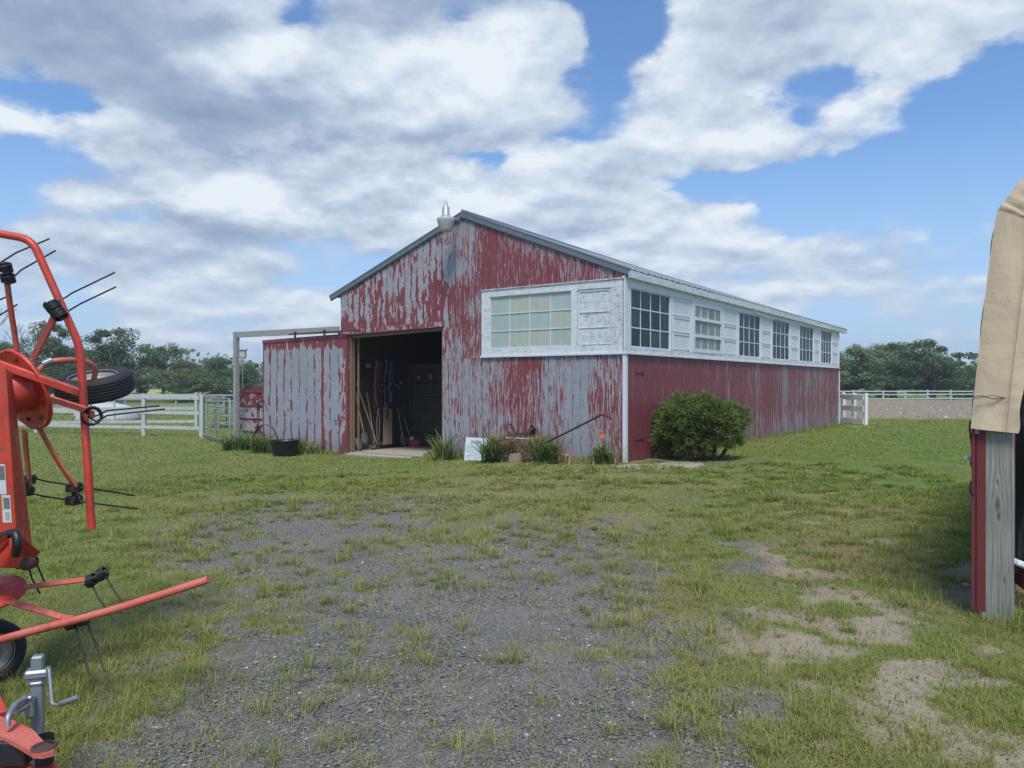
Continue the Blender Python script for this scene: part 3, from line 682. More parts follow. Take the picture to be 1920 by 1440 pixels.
# curtains hung inside
for (a,b,z0,z1,tp) in((3.5,4.1,2.4,3.55,.5),(4.5,5.28,2.4,3.55,.35),(3.5,5.3,2.38,2.95,0),(6.9,7.1,2.4,3.5,0),(9.7,10.9,2.4,3.4,0),(12.7,13.3,2.4,3.5,0)):
    n=24; vs=[]; cu=MB()
    for i in range(n+1):
        u=a+(b-a)*i/n; dd=.075+.02*math.sin(i*1.9); ut=u+(tp*(1 if a<4.3 else -1)*(.5-abs(i/n-.5))*0)
        vs+=[(u,dd,z0),(u,dd,z1)]
    cu.add(vs,[(2*i,2*i+2,2*i+3,2*i+1) for i in range(n)],0,True)
    cu.build('curtain',M['curtain'],barn)
# strap hinges and low hatch edge on the side wall
for z in(1.83,.45):
    hg=MB(); hg.box((.62,-.026,z),(.42,.012,.03)); hg.box((.80,-.03,z),(.03,.016,.10)); hg.build('strap_hinge',M['rust'],barn)
fo=MB(); fo.box((LN/2,-.035,-.10),(LN,.09,.12)); fo.build('foundation_sill',M['concrete'],barn)
# ---- doorway: header, jambs, floor, partition
hd=MB(); hd.at={'bias':[],'rnd':[],'fine':[]}
hd.bar((-.05,4.80,3.03),(-.05,8.50,2.95),.035,.13); fattr(hd,.38,.3)
hd.bar((-.068,4.80,2.975),(-.068,8.60,2.895),.07,.02); fattr(hd,.3,.3)
hd.build('door_header',M['redpeel'],barn)
jb=MB(); jb.box((.04,8.07,1.25),(.14,.10,3.3),None,0,.004); jb.box((.02,4.875,1.25),(.05,.03,3.4)); jb.bar((.06,4.88,2.93),(.06,8.1,2.85),.08,.09)
jb.box((.16,7.95,1.3),(.04,.04,3.1)); jb.build('door_jamb',M['jamb'],barn)
fl=MB(); fl.box((9,4.2,-.245),(17.8,8.2,.12)); fl.box((-.08,6.45,-.25),(.30,3.2,.09),None,0,.01)
fl.box((-.02,4.2,-.30),(.02,8.3,.3)) if False else None
fl.build('floor_slab',M['concrete'],barn)
pt=MB(); z=-.18
while z<2.20:
    h=rnd.uniform(.17,.24); pt.box((1.20,8.31+rnd.uniform(-.006,.006),z+h/2),(2.38,.025,h-.010)); z+=h
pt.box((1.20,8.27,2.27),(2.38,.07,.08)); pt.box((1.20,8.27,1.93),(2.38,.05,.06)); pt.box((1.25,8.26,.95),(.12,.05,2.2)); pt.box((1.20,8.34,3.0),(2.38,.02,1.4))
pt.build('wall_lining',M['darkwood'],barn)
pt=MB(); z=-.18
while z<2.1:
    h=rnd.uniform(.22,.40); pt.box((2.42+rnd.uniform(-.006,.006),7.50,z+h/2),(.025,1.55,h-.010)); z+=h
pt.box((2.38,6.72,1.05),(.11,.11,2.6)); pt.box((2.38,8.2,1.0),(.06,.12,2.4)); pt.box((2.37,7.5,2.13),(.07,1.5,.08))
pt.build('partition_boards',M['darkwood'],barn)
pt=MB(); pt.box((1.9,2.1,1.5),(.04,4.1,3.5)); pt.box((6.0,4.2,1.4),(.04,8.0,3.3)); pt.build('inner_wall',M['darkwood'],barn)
for (a_,b_) in (((2.33,7.55,1.72),(.14,.62,.025)),((1.3,8.22,2.02),(.9,.14,.025))):
    sh=MB(); sh.box(a_,b_); sh.build('shelf',M['darkwood'],barn)
for (a_,b_) in (((.75,8.21,2.10),(.14,.10,.13)),((2.32,7.3,1.80),(.10,.12,.15)),((2.32,7.75,1.78),(.08,.14,.10))):
    sh=MB(); sh.box(a_,b_,None,0,.012); sh.build('shelf_box',M['jamb'],barn)
# ---- sliding door, rail and post
dr_=MB()
T0,T1=tpx(652,.10),tpx(494,.10)
def dz0(u): return -.42+.0*u
def dz1(u): return 2.86-.02*(u-T0)
def dbias(u,z):
    e=.85
    if z>2.55: e-=.55*sm((z-2.45)/.25)
    if u<T0+.32: e-=.50*sm((T0+.34-u)/.2)
    if u>T1-.06: e-=.4
    if z<.3: e-=.25*sm((.3-z)/.6)*(1 if u<T0+1.0 else .3)
    if abs(u-(T0+.92))<.10: e-=.22
    return e
boards(dr_,'f',T0,T1,dz0,dz1,dbias,.25,bwid=.33,off=.09,thick=.03,edge=.40,nu=10,dz=.09,rseed=12)
k=len(dr_.v)
quadbox(dr_,(-.095,T0-.01,-.42),(-.055,T1+.01,2.85)); dr_.bar((-.13,T0,2.88),(-.13,T1,2.82),.02,.09)
n=len(dr_.v)-k
dr_.at['bias']+=[.15]*n; dr_.at['rnd']+=[.4]*n; dr_.at['fine']+=[.3]*n
door=dr_.build('sliding_door',M['redpeel'],barn)
ha=MB(); ha.tube([(-.125,T0+.45,.62),(-.17,T0+.45,.64),(-.17,T0+.18,.64),(-.125,T0+.18,.60)],.010,6)
ha.build('handle',M['rust'],door)
tp=tpx(443,.16)
po=MB(); po.box((-.16,tp,1.30),(.14,.13,3.72),None,0,.008); po.build('track_post',M['greywood'],barn)
tk=MB(); tk.bar((-.16,tp-.06,3.07),(-.16,8.35,3.04),.06,.17,(0,0,1),0,.004); tk.build('track_beam',M['greywood'],barn)
rl=MB(); rl.bar((-.20,T0-.2+.9+1.6,2.985),(-.20,T0-.6,2.985),.02,.04); rl.build('door_track',M['rust'],barn)
for u in(T0+.78,T0+2.0):
    rl=MB(); rl.box((-.215,u,2.93),(.03,.06,.16)); rl.tube([(-.23,u,3.01),(-.17,u,3.01)],.045,12); rl.build('door_hanger',M['rust'],door)
# ---- lamp at the gable
lp=empty('barn_lamp',tuple(bw(-.52,0,0)),0,'grey area lamp with pale conical shade on an arm at the gable peak','lamp')
tl=tpx(836,.52); c=bw(-.52,tl,0); zc=lambda py: CH-(py-720)/F*c.y
lp.location=(c.x,c.y,zc(413))
k=(zc(380)-zc(432))/52.0
hb=MB(); hb.lathe([(.001,.42-.02),(.045,.40),(.047,.34),(.05,.33),(.085,.30),(.09,.13),(.10,.12),(.145,.05),(.17,.045),(.17,.03)],(0,0,0))
hb.tube([(.06,.05,.10),(.25,.35,.08),(.42,.55,-.05)],.022,8)
hb.build('housing',M['lampgrey'],lp)
ls=MB(); ls.lathe([(.205,.045),(.215,.03),(.20,-.02),(.155,-.23),(.14,-.25),(.001,-.26)],(0,0,0)); ls.lathe([(.17,.046),(.205,.045)],(0,0,0)); ls.build('shade',M['lampglass'],lp)
ey=MB(); ey.lathe([(.03,.40),(.032,.45),(.001,.46)],(0,0,0)); ey.build('photocell',M['lampglass'],lp)
# ---------------------------------------------------------------- grass, stones
rs=np.random.RandomState(11)
def blades(x,y,h,wd,az,lean,tone,dr_,curl=.5):
    """each blade: two segments, bent over along az"""
    n=len(x); z=gzn(x,y)-.004
    dx=np.cos(az); dy=np.sin(az); px=-dy*wd/2; py=dx*wd/2
    p0=np.stack([x,y,z],1); m=np.stack([x+dx*lean*h*.40,y+dy*lean*h*.40,z+h*.62],1); tip=np.stack([x+dx*lean*h,y+dy*lean*h,z+h*(1-curl*lean*.45)],1)
    s=np.stack([px,py,np.zeros(n)],1)
    V=np.stack([p0-s,p0+s,m-s*.75,m+s*.75,tip],1).reshape(-1,3)
    o=np.arange(n)*5
    q=np.stack([o,o+1,o+3,o+2,o+2,o+3,o+4],1).ravel(); sz=np.tile([4,3],n)
    return V,q,sz,np.repeat(tone,5),np.repeat(dr_,5)
X0=[];Y0=[]
N=900000
px=rs.uniform(-260,2180,N); py=rs.uniform(748,1560,N); yy=CH*F/(py-720); xx=(px-960)/F*yy
keep=(rs.rand(N)<np.clip((yy/9.0)**1.35,.10,1))&(yy<60)
xx,yy=xx[keep],yy[keep]
c_=cover(xx,yy); keep=(rs.rand(len(xx))<np.clip(c_*.88+.10,0,1))&(rs.rand(len(xx))>soil(xx,yy)*.75)
ok=~in_barn(xx,yy,.12); keep&=ok
# leave the cut dirt arena free
xx,yy=xx[keep],yy[keep]
pxx=960+F*xx/yy
dirt=(pxx>1560)&(yy>34); xx,yy,pxx=xx[~dirt],yy[~dirt],pxx[~dirt]
n=len(xx); d_=dry(xx,yy); lush=fbm(xx*1.1+5,yy*1.1,3)
h=rs.uniform(.022,.060,n)*(.75+.5*lush)*(1+.30*np.clip((7-yy)/4,0,1)); wd=np.maximum(rs.uniform(.0022,.0042,n),yy/F*1.05*rs.uniform(.7,1.2,n))
strip_=smn((pxx-1330)/120)*smn((yy-8.5)/3); h=h*(1-.35*strip_); h=np.maximum(h,yy/F*3.2); wl=(fbm(xx*2.3+60,yy*2.3,3)>.60)&(rs.rand(n)<.35); wd=np.where(wl,wd*2.6,wd); h=np.where(wl,h*.7,h)
g=blades(xx,yy,h,wd,rs.uniform(0,6.283,n),rs.uniform(.3,1.7,n),np.clip(rs.rand(n)*.9+(lush-.5)*.5,0,1),np.clip((rs.rand(n)<d_*.8)*rs.uniform(.35,1,n)+d_*.30,0,1))
# tufts standing in the gravel and sand
nt_=5200; tx=rs.uniform(-7,7.5,nt_*3); ty=rs.uniform(2.4,15.3,nt_*3)
vis=np.abs(tx)<ty*.72+.5; tx,ty=tx[vis],ty[vis]
cc=cover(tx,ty); bb=gmap(COV,tx,ty); pr=np.clip(.20+.75*(bb-.05),0,.8)*(fbm(tx*1.5+7,ty*1.5,3)>.42)
kk=(rs.rand(len(tx))<pr)&~in_barn(tx,ty,.2); tx,ty=tx[kk],ty[kk]
nb=rs.randint(12,60,len(tx)); sz_=rs.uniform(.45,1.35,len(tx))**1.5
bx=np.repeat(tx,nb);by=np.repeat(ty,nb);bs_=np.repeat(sz_,nb); n=len(bx); a=rs.uniform(0,6.283,n); r=np.abs(rs.normal(0,.045,n))*bs_
td=np.repeat(np.clip(dry(tx,ty)*.7+rs.uniform(-.2,.3,len(tx)),0,1),nb); tt_=np.repeat(rs.uniform(0,.8,len(tx)),nb)
h=rs.uniform(.035,.105,n)*bs_; wd=np.maximum(rs.uniform(.0024,.0048,n),by/F*.9)
g2=blades(bx+r*np.cos(a),by+r*np.sin(a),h,wd,a+rs.normal(0,.5,n),rs.uniform(.3,1.5,n),np.clip(tt_+rs.uniform(-.2,.3,n),0,1),np.clip((rs.rand(n)<td*.55)*rs.uniform(.4,1,n)+td*.25,0,1))
# rank growth along walls, posts and beside the shed
ex=[];ey=[]
def strip(a,b,wdt,cnt):
    for i in range(cnt):
        f_=rnd.random(); ex.append(a[0]+(b[0]-a[0])*f_+rnd.gauss(0,wdt)); ey.append(a[1]+(b[1]-a[1])*f_+rnd.gauss(0,wdt))
p1_=bw(-.18,4.9);p2_=bw(-.2,-.05);strip(p1_,p2_,.10,900)
p1_=bw(-.40,11.0);p2_=bw(-.35,8.2);strip(p1_,p2_,.15,700)
p1_=bw(3,-.2);p2_=bw(17.9,-.18);strip(p1_,p2_,.08,1000)
strip((3.25,4.95),(3.6,4.7),.09,420); strip((3.5,5.0),(4.2,4.3),.16,700); strip((2.9,5.4),(3.1,6.0),.12,120)
strip((-3.2,4.0),(-2.2,3.4),.22,500)
ex=np.array(ex);ey=np.array(ey); n=len(ex)
g3=blades(ex,ey,rs.uniform(.06,.20,n),np.maximum(rs.uniform(.003,.006,n),ey/F*.9),rs.uniform(0,6.283,n),rs.uniform(.1,.8,n),rs.rand(n),(rs.rand(n)<.12)*.8)
def merge(gs):
    V=[];q=[];s=[];a=[];b=[];o=0
    for g_ in gs: V.append(g_[0]);q.append(g_[1]+o);s.append(g_[2]);a.append(g_[3]);b.append(g_[4]);o+=len(g_[0])
    return np.concatenate(V),np.concatenate(q),np.concatenate(s),np.concatenate(a),np.concatenate(b)
V,q,s_,a_,b_=merge([g,g2,g3])
print('grass blades',len(V)//5)
me=npmesh('grass',V,q,s_,M['grass'],{'tone':a_,'dry':b_})
tag(mobj('grass',me),'short green and yellowing grass growing in tufts through the gravel yard and over the lawn','grass',kind='stuff')
# pebbles
def stonemat():
    m,t,bs,_=newmat('pebbles'); r=t.attr('tone'); cr=t.n('ShaderNodeValToRGB',{0:r}); e=cr.color_ramp.elements
    e[0].color=(.075,.077,.082,1); e[1].color=(.55,.54,.51,1)
    for p_,c_ in((.6,(.195,.19,.182,1)),(.86,(.28,.275,.262,1)),(.95,(.42,.41,.38,1))):
        x=e.new(p_); x.color=c_
    setp(t,bs,Base_Color=cr.outputs[0],Roughness=.85); return m
M['pebble']=stonemat()
N=130000; px=rs.uniform(-100,2020,N); py=rs.uniform(880,1540,N); yy=CH*F/(py-720); xx=(px-960)/F*yy
c_=cover(xx,yy); sn_=sand(xx,yy); kp=(rs.rand(N)<(1-c_)*np.clip(yy/5,.3,1))&(rs.rand(N)>sn_*.93)&~in_barn(xx,yy,.2); xx,yy,sn_=xx[kp],yy[kp],sn_[kp]
n=len(xx); sz=rs.gamma(2.4,.0015,n)+.0015; sz=np.maximum(sz,yy/F*.40)
oct_=np.array([(1,0,0),(0,1,0),(-1,0,0),(0,-1,0),(.1,.1,.75),(.5,-.6,.45),(-.5,.55,.5)],float)
fo_=np.array([(0,1,4),(1,6,4),(6,2,4),(2,3,4),(3,5,4),(5,0,4),(1,2,6),(3,0,5)])
an=rs.uniform(0,6.283,n); ca,sa2=np.cos(an),np.sin(an); P_=oct_[None]*rs.uniform(.65,1.3,(n,7,1))*sz[:,None,None]*np.stack([rs.uniform(.8,1.5,n),rs.uniform(.7,1.1,n),rs.uniform(.5,1,n)],1)[:,None,:]
Vx=P_[:,:,0]*ca[:,None]-P_[:,:,1]*sa2[:,None]+xx[:,None]; Vy=P_[:,:,0]*sa2[:,None]+P_[:,:,1]*ca[:,None]+yy[:,None]; Vz=P_[:,:,2]+gzn(xx,yy)[:,None]+.004
fcs=(fo_[None]+np.arange(n)[:,None,None]*7).reshape(-1)
tn=np.clip(rs.beta(1.6,2.4,n)+(rs.rand(n)<.022)*.6,0,1)*(1-.2*sn_)
me=npmesh('gravel',np.stack([Vx,Vy,Vz],2).reshape(-1,3),fcs,np.full(n*8,3),M['pebble'],{'tone':np.repeat(tn,7)})
tag(mobj('gravel',me),'loose grey and white gravel stones scattered over the yard','gravel',kind='stuff')

# ---------------------------------------------------------------- dirt arena and crop strip
def groundpt(px_,Y_): return ((px_-960)/F*Y_,Y_)
def sheet(name,pts,h,mat,nsub=40,jag=.4):
    # grid over quad p00,p10,p11,p01
    p=[Vector((a,b,0)) for a,b in pts]; vs=[];n=nsub
    for j in range(n+1):
        for i in range(n+1):
            u=i/n;v=j/n; q=(p[0]*(1-u)+p[1]*u)*(1-v)+(p[3]*(1-u)+p[2]*u)*v
            e=min(u,1-u,v,1-v); z=gz(q.x,q.y)+.02+h*sm(e*14)*(.6+.8*float(fbm(np.float64(q.x*.9),np.float64(q.y*.9),3)))
            if e==0: q=q+Vector((rnd.uniform(-jag,jag),rnd.uniform(-jag,jag),0)); z-=.05
            vs.append((q.x,q.y,z))
    mb=MB(); mb.add(vs,[(j*(n+1)+i,j*(n+1)+i+1,(j+1)*(n+1)+i+1,(j+1)*(n+1)+i) for j in range(n) for i in range(n)],0,True)
    return tag(mb.build(name,mat),kind='structure')
def dirtmat():
    m,t,bs,_=newmat('turned_dirt'); co=objco(t); n=t.noise(co,1.2,7,.7); v=t.vor(co,6.0,out='Color'); vs_=t.n('ShaderNodeSeparateColor',{0:v}).outputs[0]
    c=t.mix(t.mr(n,.3,.7),(.22,.165,.11),(.33,.26,.18)); c=t.mix(t.mr(vs_,.80,.95,0,.4),c,(.40,.33,.25)); c=t.mix(t.mr(vs_,.2,.1,0,.6),c,(.16,.10,.07))
    setp(t,bs,Base_Color=c,Roughness=.95,Normal=t.bump(n,.15)); return m
M['dirt']=dirtmat()
sheet('dirt_arena',[(8.5,37.0),groundpt(2300,33),groundpt(2300,74),(20,74)],.07,M['dirt'])
M['crop']=simple('ripe_crop',(.36,.36,.09),.9,0,.12,.6,.02)
M['field']=simple('far_meadow',(.11,.17,.04),.9,0,.2,.3,.02)
sheet('crop_field',[(-90,110),(-40,110),(-70,240),(-180,240)],.2,M['crop'],12,1)
# clods and light stones lying on the turned dirt
mb=MB()
for i in range(1500):
    Y_=rnd.uniform(35,73); px_=rnd.uniform(1600,2100); x=(px_-960)/F*Y_; r=rnd.uniform(.03,.11)
    mb.add([(x-r,Y_,gz(x,Y_)+.05),(x,Y_-r,gz(x,Y_)+.05),(x+r,Y_,gz(x,Y_)+.05),(x,Y_+r,gz(x,Y_)+.05),(x,Y_,gz(x,Y_)+.07+r)],[(0,1,4),(1,2,4),(2,3,4),(3,0,4)],rnd.choice([0]*11+[1]))
M['palerock']=simple('pale_rock',(.50,.46,.38),.9,0,.2,2)
tag(mb.build('dirt_clods',[M['dirt'],M['palerock']]),'brown clods and pale stones strewn over the turned dirt','dirt clods',kind='stuff')

# ---------------------------------------------------------------- fences
def fence(name,posts,rails,ph,label,cat='fence',pw=.11,rw=.14,rt=.035,mat='whitewood',zoff=0.0,cap=None):
    root=empty(name,(posts[0][0],posts[0][1],gz(*posts[0])),0,label,cat); o=Vector(root.location)
    P3=[Vector((x,y,gz(x,y)+zoff)) for x,y in posts]
    for i,p in enumerate(P3):
        mb=MB(); lean=Vector((rnd.uniform(-.015,.015),rnd.uniform(-.015,.015),0)); hh=ph+rnd.uniform(-.02,.03)
        mb.bar(p-Vector((0,0,.2))-o,p+lean+Vector((0,0,hh))-o,pw,pw,(1,0,0),0,.006); mb.build('post',M[mat],root)
    d=(P3[-1]-P3[0]).normalized(); nr=Vector((d.y,-d.x,0))
    for rz in rails:
        mb=MB()
        for i in range(len(P3)-1):
            a=P3[i]+nr*(pw/2+rt/2)+Vector((0,0,rz+rnd.uniform(-.015,.015)))-o; b=P3[i+1]+nr*(pw/2+rt/2)+Vector((0,0,rz+rnd.uniform(-.015,.015)))-o
            g_=(b-a).normalized()*.004; mb.bar(a+g_,b-g_,rt,rw)
        mb.build('rail',M[mat],root)
    return root
FP=[(-13.2,32.2)]+[(P(px_,0,Y_).x,Y_) for px_,Y_ in((-40,30.6),(68,29.6),(168,28.6),(270,27.7),(378,27.0))]
fence('board_fence',FP,[1.40,.86,.32],1.52,'white three board paddock fence with chipped paint behind the red machine',pw=.125,rw=.115)
# distant fences
fence('board_fence',[(P(p_,0,y_).x,y_) for p_,y_ in((60,47),(140,46.6),(236,46),(330,45.6),(420,45))],[.98,.55],1.15,'bare grey board fence farther back behind the white paddock fence',pw=.12,rw=.13,mat='greywood',zoff=.0)
fence('board_fence',[(P(p_,0,76).x,76) for p_ in(1560,1600,1656,1697,1739,1782,1825,1868,1911,1954)],[.86,.56,.14],.98,'long white rail fence along the far edge of the dirt arena',pw=.16,rw=.12,zoff=.02)
gp=[(P(1581,0,31.5).x,31.5),(P(1601,0,30.6).x,30.6),(P(1623,0,29.8).x,29.8)]
fence('corral_panel',gp,[1.08,.62,.14],1.22,'short white weathered corral fence at the far end of the barn',pw=.13,rw=.20,mat='brightwhite')
fence('wire_fence',[(P(p_,0,38).x,38) for p_ in(-30,30,85,150,215)],[.95,.6],1.05,'thin white rail fence between the paddock boards and the trees',pw=.07,rw=.05)
# tubular gate beside the track post
gt=empty('tube_gate',(0,0,0),0,'galvanised six bar tube gate between white fence and track post','gate')
ga=P(382,0,26.4); gb=Vector(bw(-.2,tp+.25)); ga.z=gz(ga.x,ga.y); gb.z=gz(gb.x,gb.y); gt.location=ga; D_=gb-ga
fr_=MB(); fr_.tube([Vector((0,0,.12)),Vector((0,0,1.30)),Vector(D_)*.03+Vector((0,0,1.42)),D_*.97+Vector((0,0,1.42)),D_+Vector((0,0,1.32)),D_+Vector((0,0,.12))],.03,8)
fr_.tube([D_*.52+Vector((0,-.035,.12)),D_*.52+Vector((0,-.035,1.42))],.026,8); fr_.build('gate_frame',M['galv'],gt)
for z in(.14,.38,.62,.88,1.14):
    mb=MB(); mb.tube([Vector((0,0,z)),D_+Vector((0,0,z))],.022,7); mb.build('bar',M['galv'],gt)
# red tin fender/old wagon end, trellis, iron hoop
M['redtinpanel']=peelmat('red_tin_panel',(.18,.032,.038),(.33,.33,.35),(.45,.38,.38),big=(5,5,5),fine=(12,12,5),k=2.6)
wg=empty('wagon_end_panel',bw(.25,8.55,-.3),BR,'low red ribbed tin panel with chipped paint beside the sliding door','panel')
wp=MB(); wp.at={'bias':[],'rnd':[],'fine':[]}
L0=tpx(494,-.25)-8.55-.5; L1=tpx(447,-.25)-8.55
zz=[.05,.47,.86,1.25,1.66]
for i in range(4):
    mbz0,mbz1=zz[i],zz[i+1]-.02
    o=len(wp.v); wp.box((0,(L0+L1)/2,(mbz0+mbz1)/2),(.02,L1-L0,mbz1-mbz0)); wp.at['bias']+=[.62 if i<3 else .38]*8; wp.at['rnd']+=[rnd.random()]*8; wp.at['fine']+=[.1]*8
    wp.tube([(-.012,L0,mbz1+.01),(-.012,L1,mbz1+.01)],.028,6); k=len(wp.v)-len(wp.at['bias']); wp.at['bias']+=[.1]*k; wp.at['rnd']+=[.5]*k; wp.at['fine']+=[.1]*k
wp.add([(0,L0,1.66),(0,L1,1.66),(0,L1-.15,1.74),(0,L0,1.84)],[(0,1,2,3)]); wp.at['bias']+=[.2]*4; wp.at['rnd']+=[.5]*4; wp.at['fine']+=[.1]*4
wp.build('tin_sheet',M['redtinpanel'],wg)
tl2=empty('garden_trellis',bw(-.55,tpx(484,.55),-.28),BR,'thin wrought iron trellis with scrolled top beside the black tub','trellis')
mb=MB()
def W2(u,z): return Vector((0,-u,z))
for s_ in(-1,1):
    mb.tube([W2(s_*.03,0),W2(s_*.03,1.35)],.010,6)
    pts=[W2(s_*.03,1.0)]+[W2(s_*(.03+.30*(1-math.cos(a))/1.6+ .0),1.0+.42*math.sin(a)) for a in [i*.28 for i in range(1,11)]]+[W2(s_*.46,1.12),W2(s_*.40,1.14)]
    mb.tube(pts,.011,6)
    mb.tube([W2(s_*.03,.75),W2(s_*.18,.45),W2(s_*.26,.1),W2(s_*.27,0)],.009,6)
mb.tube([W2(-.2,.5),W2(0,.62),W2(.2,.5)],.008,6); mb.build('scrollwork',M['black'],tl2)
hp=empty('iron_wheel_rim',(0,0,0),0,'rusty iron wheel rim half sunk in the lilies behind the black tub','wheel rim')
c=bw(-.95,tpx(497,.95)); r_=38/F*c.y; c.z=CH-(797-720)/F*c.y-r_*.98; hp.location=c
mb=MB(); pr=[(r_-.006,-.03),(r_+.006,-.03),(r_+.006,.03),(r_-.006,.03)]; mb.lathe(pr,(0,0,0),(-SD.x,-SD.y,0.05),40,closed=True); mb.build('hoop',M['rust'],hp)
mb=MB(); 
for k in range(3):
    a=k*math.pi/3+.4; v=TD*math.cos(a)+Vector((0,0,1))*math.sin(a); mb.tube([-v*r_,v*r_],.007,5)
mb.build('spoke',M['rust'],hp)
# black tub
c=bw(-1.15,tpx(534,1.15)); sc_=c.y/F; zb=CH-(857-720)*sc_; zt=CH-(825-720)*sc_
tb=empty('feed_tub',(c.x,c.y,zb),0,'black round rubber feed tub standing in front of the sliding door','tub')
R1=27*sc_; R0=20*sc_; H=zt-zb
mb=MB(); mb.lathe([(.001,0),(R0,0),(R0+.004,.01),(R1-.02,H*.78),(R1-.015,H*.80),(R1-.01,H*.97),(R1+.01,H*.97),(R1+.012,H),(R1-.012,H),(R1-.03,H*.8),(R0-.012,.02),(.001,.02)],(0,0,0),n=40); mb.build('bowl',M['blackplastic'],tb)
mb=MB(); mb.lathe([(.001,H*.72),(R1-.035,H*.72)],(0,0,0),n=30); mb.build('soil_fill',M['rust'],tb)
# pale box on a pole seen past the track post
pb=empty('pole_box',P(455,0,24)*1.0,0,'small pale box on a thin pole above the tree line left of the barn','box'); c=P(455,0,24); g0=gz(c.x,c.y); pb.location=(c.x,c.y,g0)
mb=MB(); z1=CH+(720-672)/F*24-g0; mb.tube([(0,0,0),(0,0,z1)],.018,6); mb.build('pole',M['galv'],pb)
mb=MB(); mb.box((0,0,z1+.14),(.20,.16,.22),None,0,.01); mb.box((0,0,z1+.27),(.26,.22,.03)); mb.box((0,0,z1),(.14,.12,.06)); mb.build('housing',M['lampglass'],pb)
# hay feeder / crate and pale heap
hf=empty('slatted_feeder',(0,0,0),0,'grey slatted hay feeder standing beyond the tube gate','feeder'); c=P(428,0,33); hf.location=(c.x,c.y,gz(c.x,c.y))
mb=MB()
for z in(.25,.55,.85,1.15): 
    for s_ in(-.45,.45): mb.bar((-.75,s_,z),(.75,s_,z),.03,.07)
    for s_ in(-.75,.75): mb.bar((s_,-.45,z),(s_,.45,z),.03,.07)
mb.build('slats',M['greywood'],hf)
for i in range(4):
    x=-.75+i*.5
    for s_ in(-.47,.47):
        mb=MB(); mb.bar((x,s_,0),(x,s_,1.3),.05,.05,(1,0,0)); mb.build('upright',M['greywood'],hf)
mb=MB(); mb=MB(); mb.box((0,0,1.38),(1.7,1.1,.06),None,0,.01); mb.build('lid',M['greywood'],hf)
def heap(name,px_,Y_,rx,ry,rz,mat,label,cat):
    c=P(px_,0,Y_); mb=MB(); mb.sphere((0,0,0),1,9,0,(rx,ry,rz))
    mb.v=[(x*(1+.15*math.sin(5*y+3*z)),y,max(z,-.1)+.05*math.sin(7*x)) for x,y,z in mb.v]
    o=mb.build(name,mat); o.location=(c.x,c.y,gz(c.x,c.y)); return tag(o,label,cat)
heap('covered_heap',198,40,1.6,1.1,.95,M['whitewood'],'low pale covered heap behind the white paddock fence','heap')
# ---------------------------------------------------------------- trees
def leafcloud(n,cent,rad,size,rs_,flat=.0):
    """n leaf quads around clump centres"""
    k=rs_.randint(0,len(cent),n); c=cent[k]; r=rad[k]
    d=rs_.normal(0,1,(n,3)); d/=np.linalg.norm(d,axis=1)[:,None]+1e-9; rr=rs_.rand(n)**.42
    p=c+d*(r*rr)[:,None]*np.array([1,1,.8])
    u=rs_.normal(0,1,(n,3)); u/=np.linalg.norm(u,axis=1)[:,None]; w_=np.cross(u,rs_.normal(0,1,(n,3))); w_/=np.linalg.norm(w_,axis=1)[:,None]
    s=rs_.uniform(.6,1.3,n)*size; u=u*s[:,None]; w_=w_*(s*.62)[:,None]
    V=np.stack([p-u,p-w_*.9,p+u,p+w_*.9],1).reshape(-1,3)
    tone=np.clip(rs_.rand(n)*.55+np.repeat(0,n)+(_clt(k))*.5,0,1)
    return V,np.repeat(tone,4)
_ct=None
def _clt(k): return _ct[k]
def make_tree(name,H_,Wd,mat,seed,low=.18,ncl=46,nl=5200,leaf=.17,mul=2.0,spread=.34,label=None,cat='tree'):
    global _ct
    rr=np.random.RandomState(seed); root=empty(name,(0,0,0),0,label,cat)
    mb=MB(); tw=H_*.025; pts=[(0,0,-.2),(tw*.4,0,H_*.2),(-tw*.3,tw*.4,H_*.45),(0,0,H_*.8)]
    mb.tube(pts,[tw,tw*.8,tw*.55,tw*.15],8)
    cents=[];rads=[]
    for i in range(ncl):
        a=rr.uniform(0,6.283); zf=low+(1-low)*rr.rand()**.85; prof=math.sin(math.pi*min(1,max(0,((zf-low)/(1-low))*.86+.10)))**.55
        R_=Wd/2*prof*rr.uniform(.55,1.0)*(1 if i%3 else .4); c=np.array([R_*math.cos(a),R_*math.sin(a),zf*H_*.93])
        cents.append(c); rads.append(H_*spread*.34*rr.uniform(.5,1.25))
        if i%2==0:
            b0=Vector((0,0,H_*max(.12,zf*.55))); e=Vector(c); mid=(b0+e)/2+Vector((0,0,-H_*.03)); mb.tube([b0,mid,e],[tw*.35,tw*.22,tw*.05],5,cap=False)
    mb.build('trunk',M['bark'],root)
    _ct=rr.rand(ncl)
    nl=int(nl*mul); leaf*=.70
    V,tn=leafcloud(nl,np.array(cents),np.array(rads),leaf,rr)
    V[:,2]=np.maximum(V[:,2],.05)
    me=npmesh('crown',V,np.arange(len(V)),np.full(nl,4),mat,{'tone':tn,'dry':np.zeros(len(V))})
    mobj('crown',me,root); return root
protos={'a':make_tree('broadleaf_tree',8,6.6,M['tree_a'],1,.16,60,7500,.15),
 'b':make_tree('broadleaf_tree',8,7.2,M['tree_b'],2,.12,64,8500,.15),
 'c':make_tree('broadleaf_tree',8,6.4,M['tree_c'],3,.2,56,5600,.14,spread=.30),
 'd':make_tree('shrub_tree',8,11,M['tree_b'],4,.02,60,7500,.17),
 'e':make_tree('shrub_tree',8,10,M['tree_a'],5,.02,60,7000,.17)}
used=set()
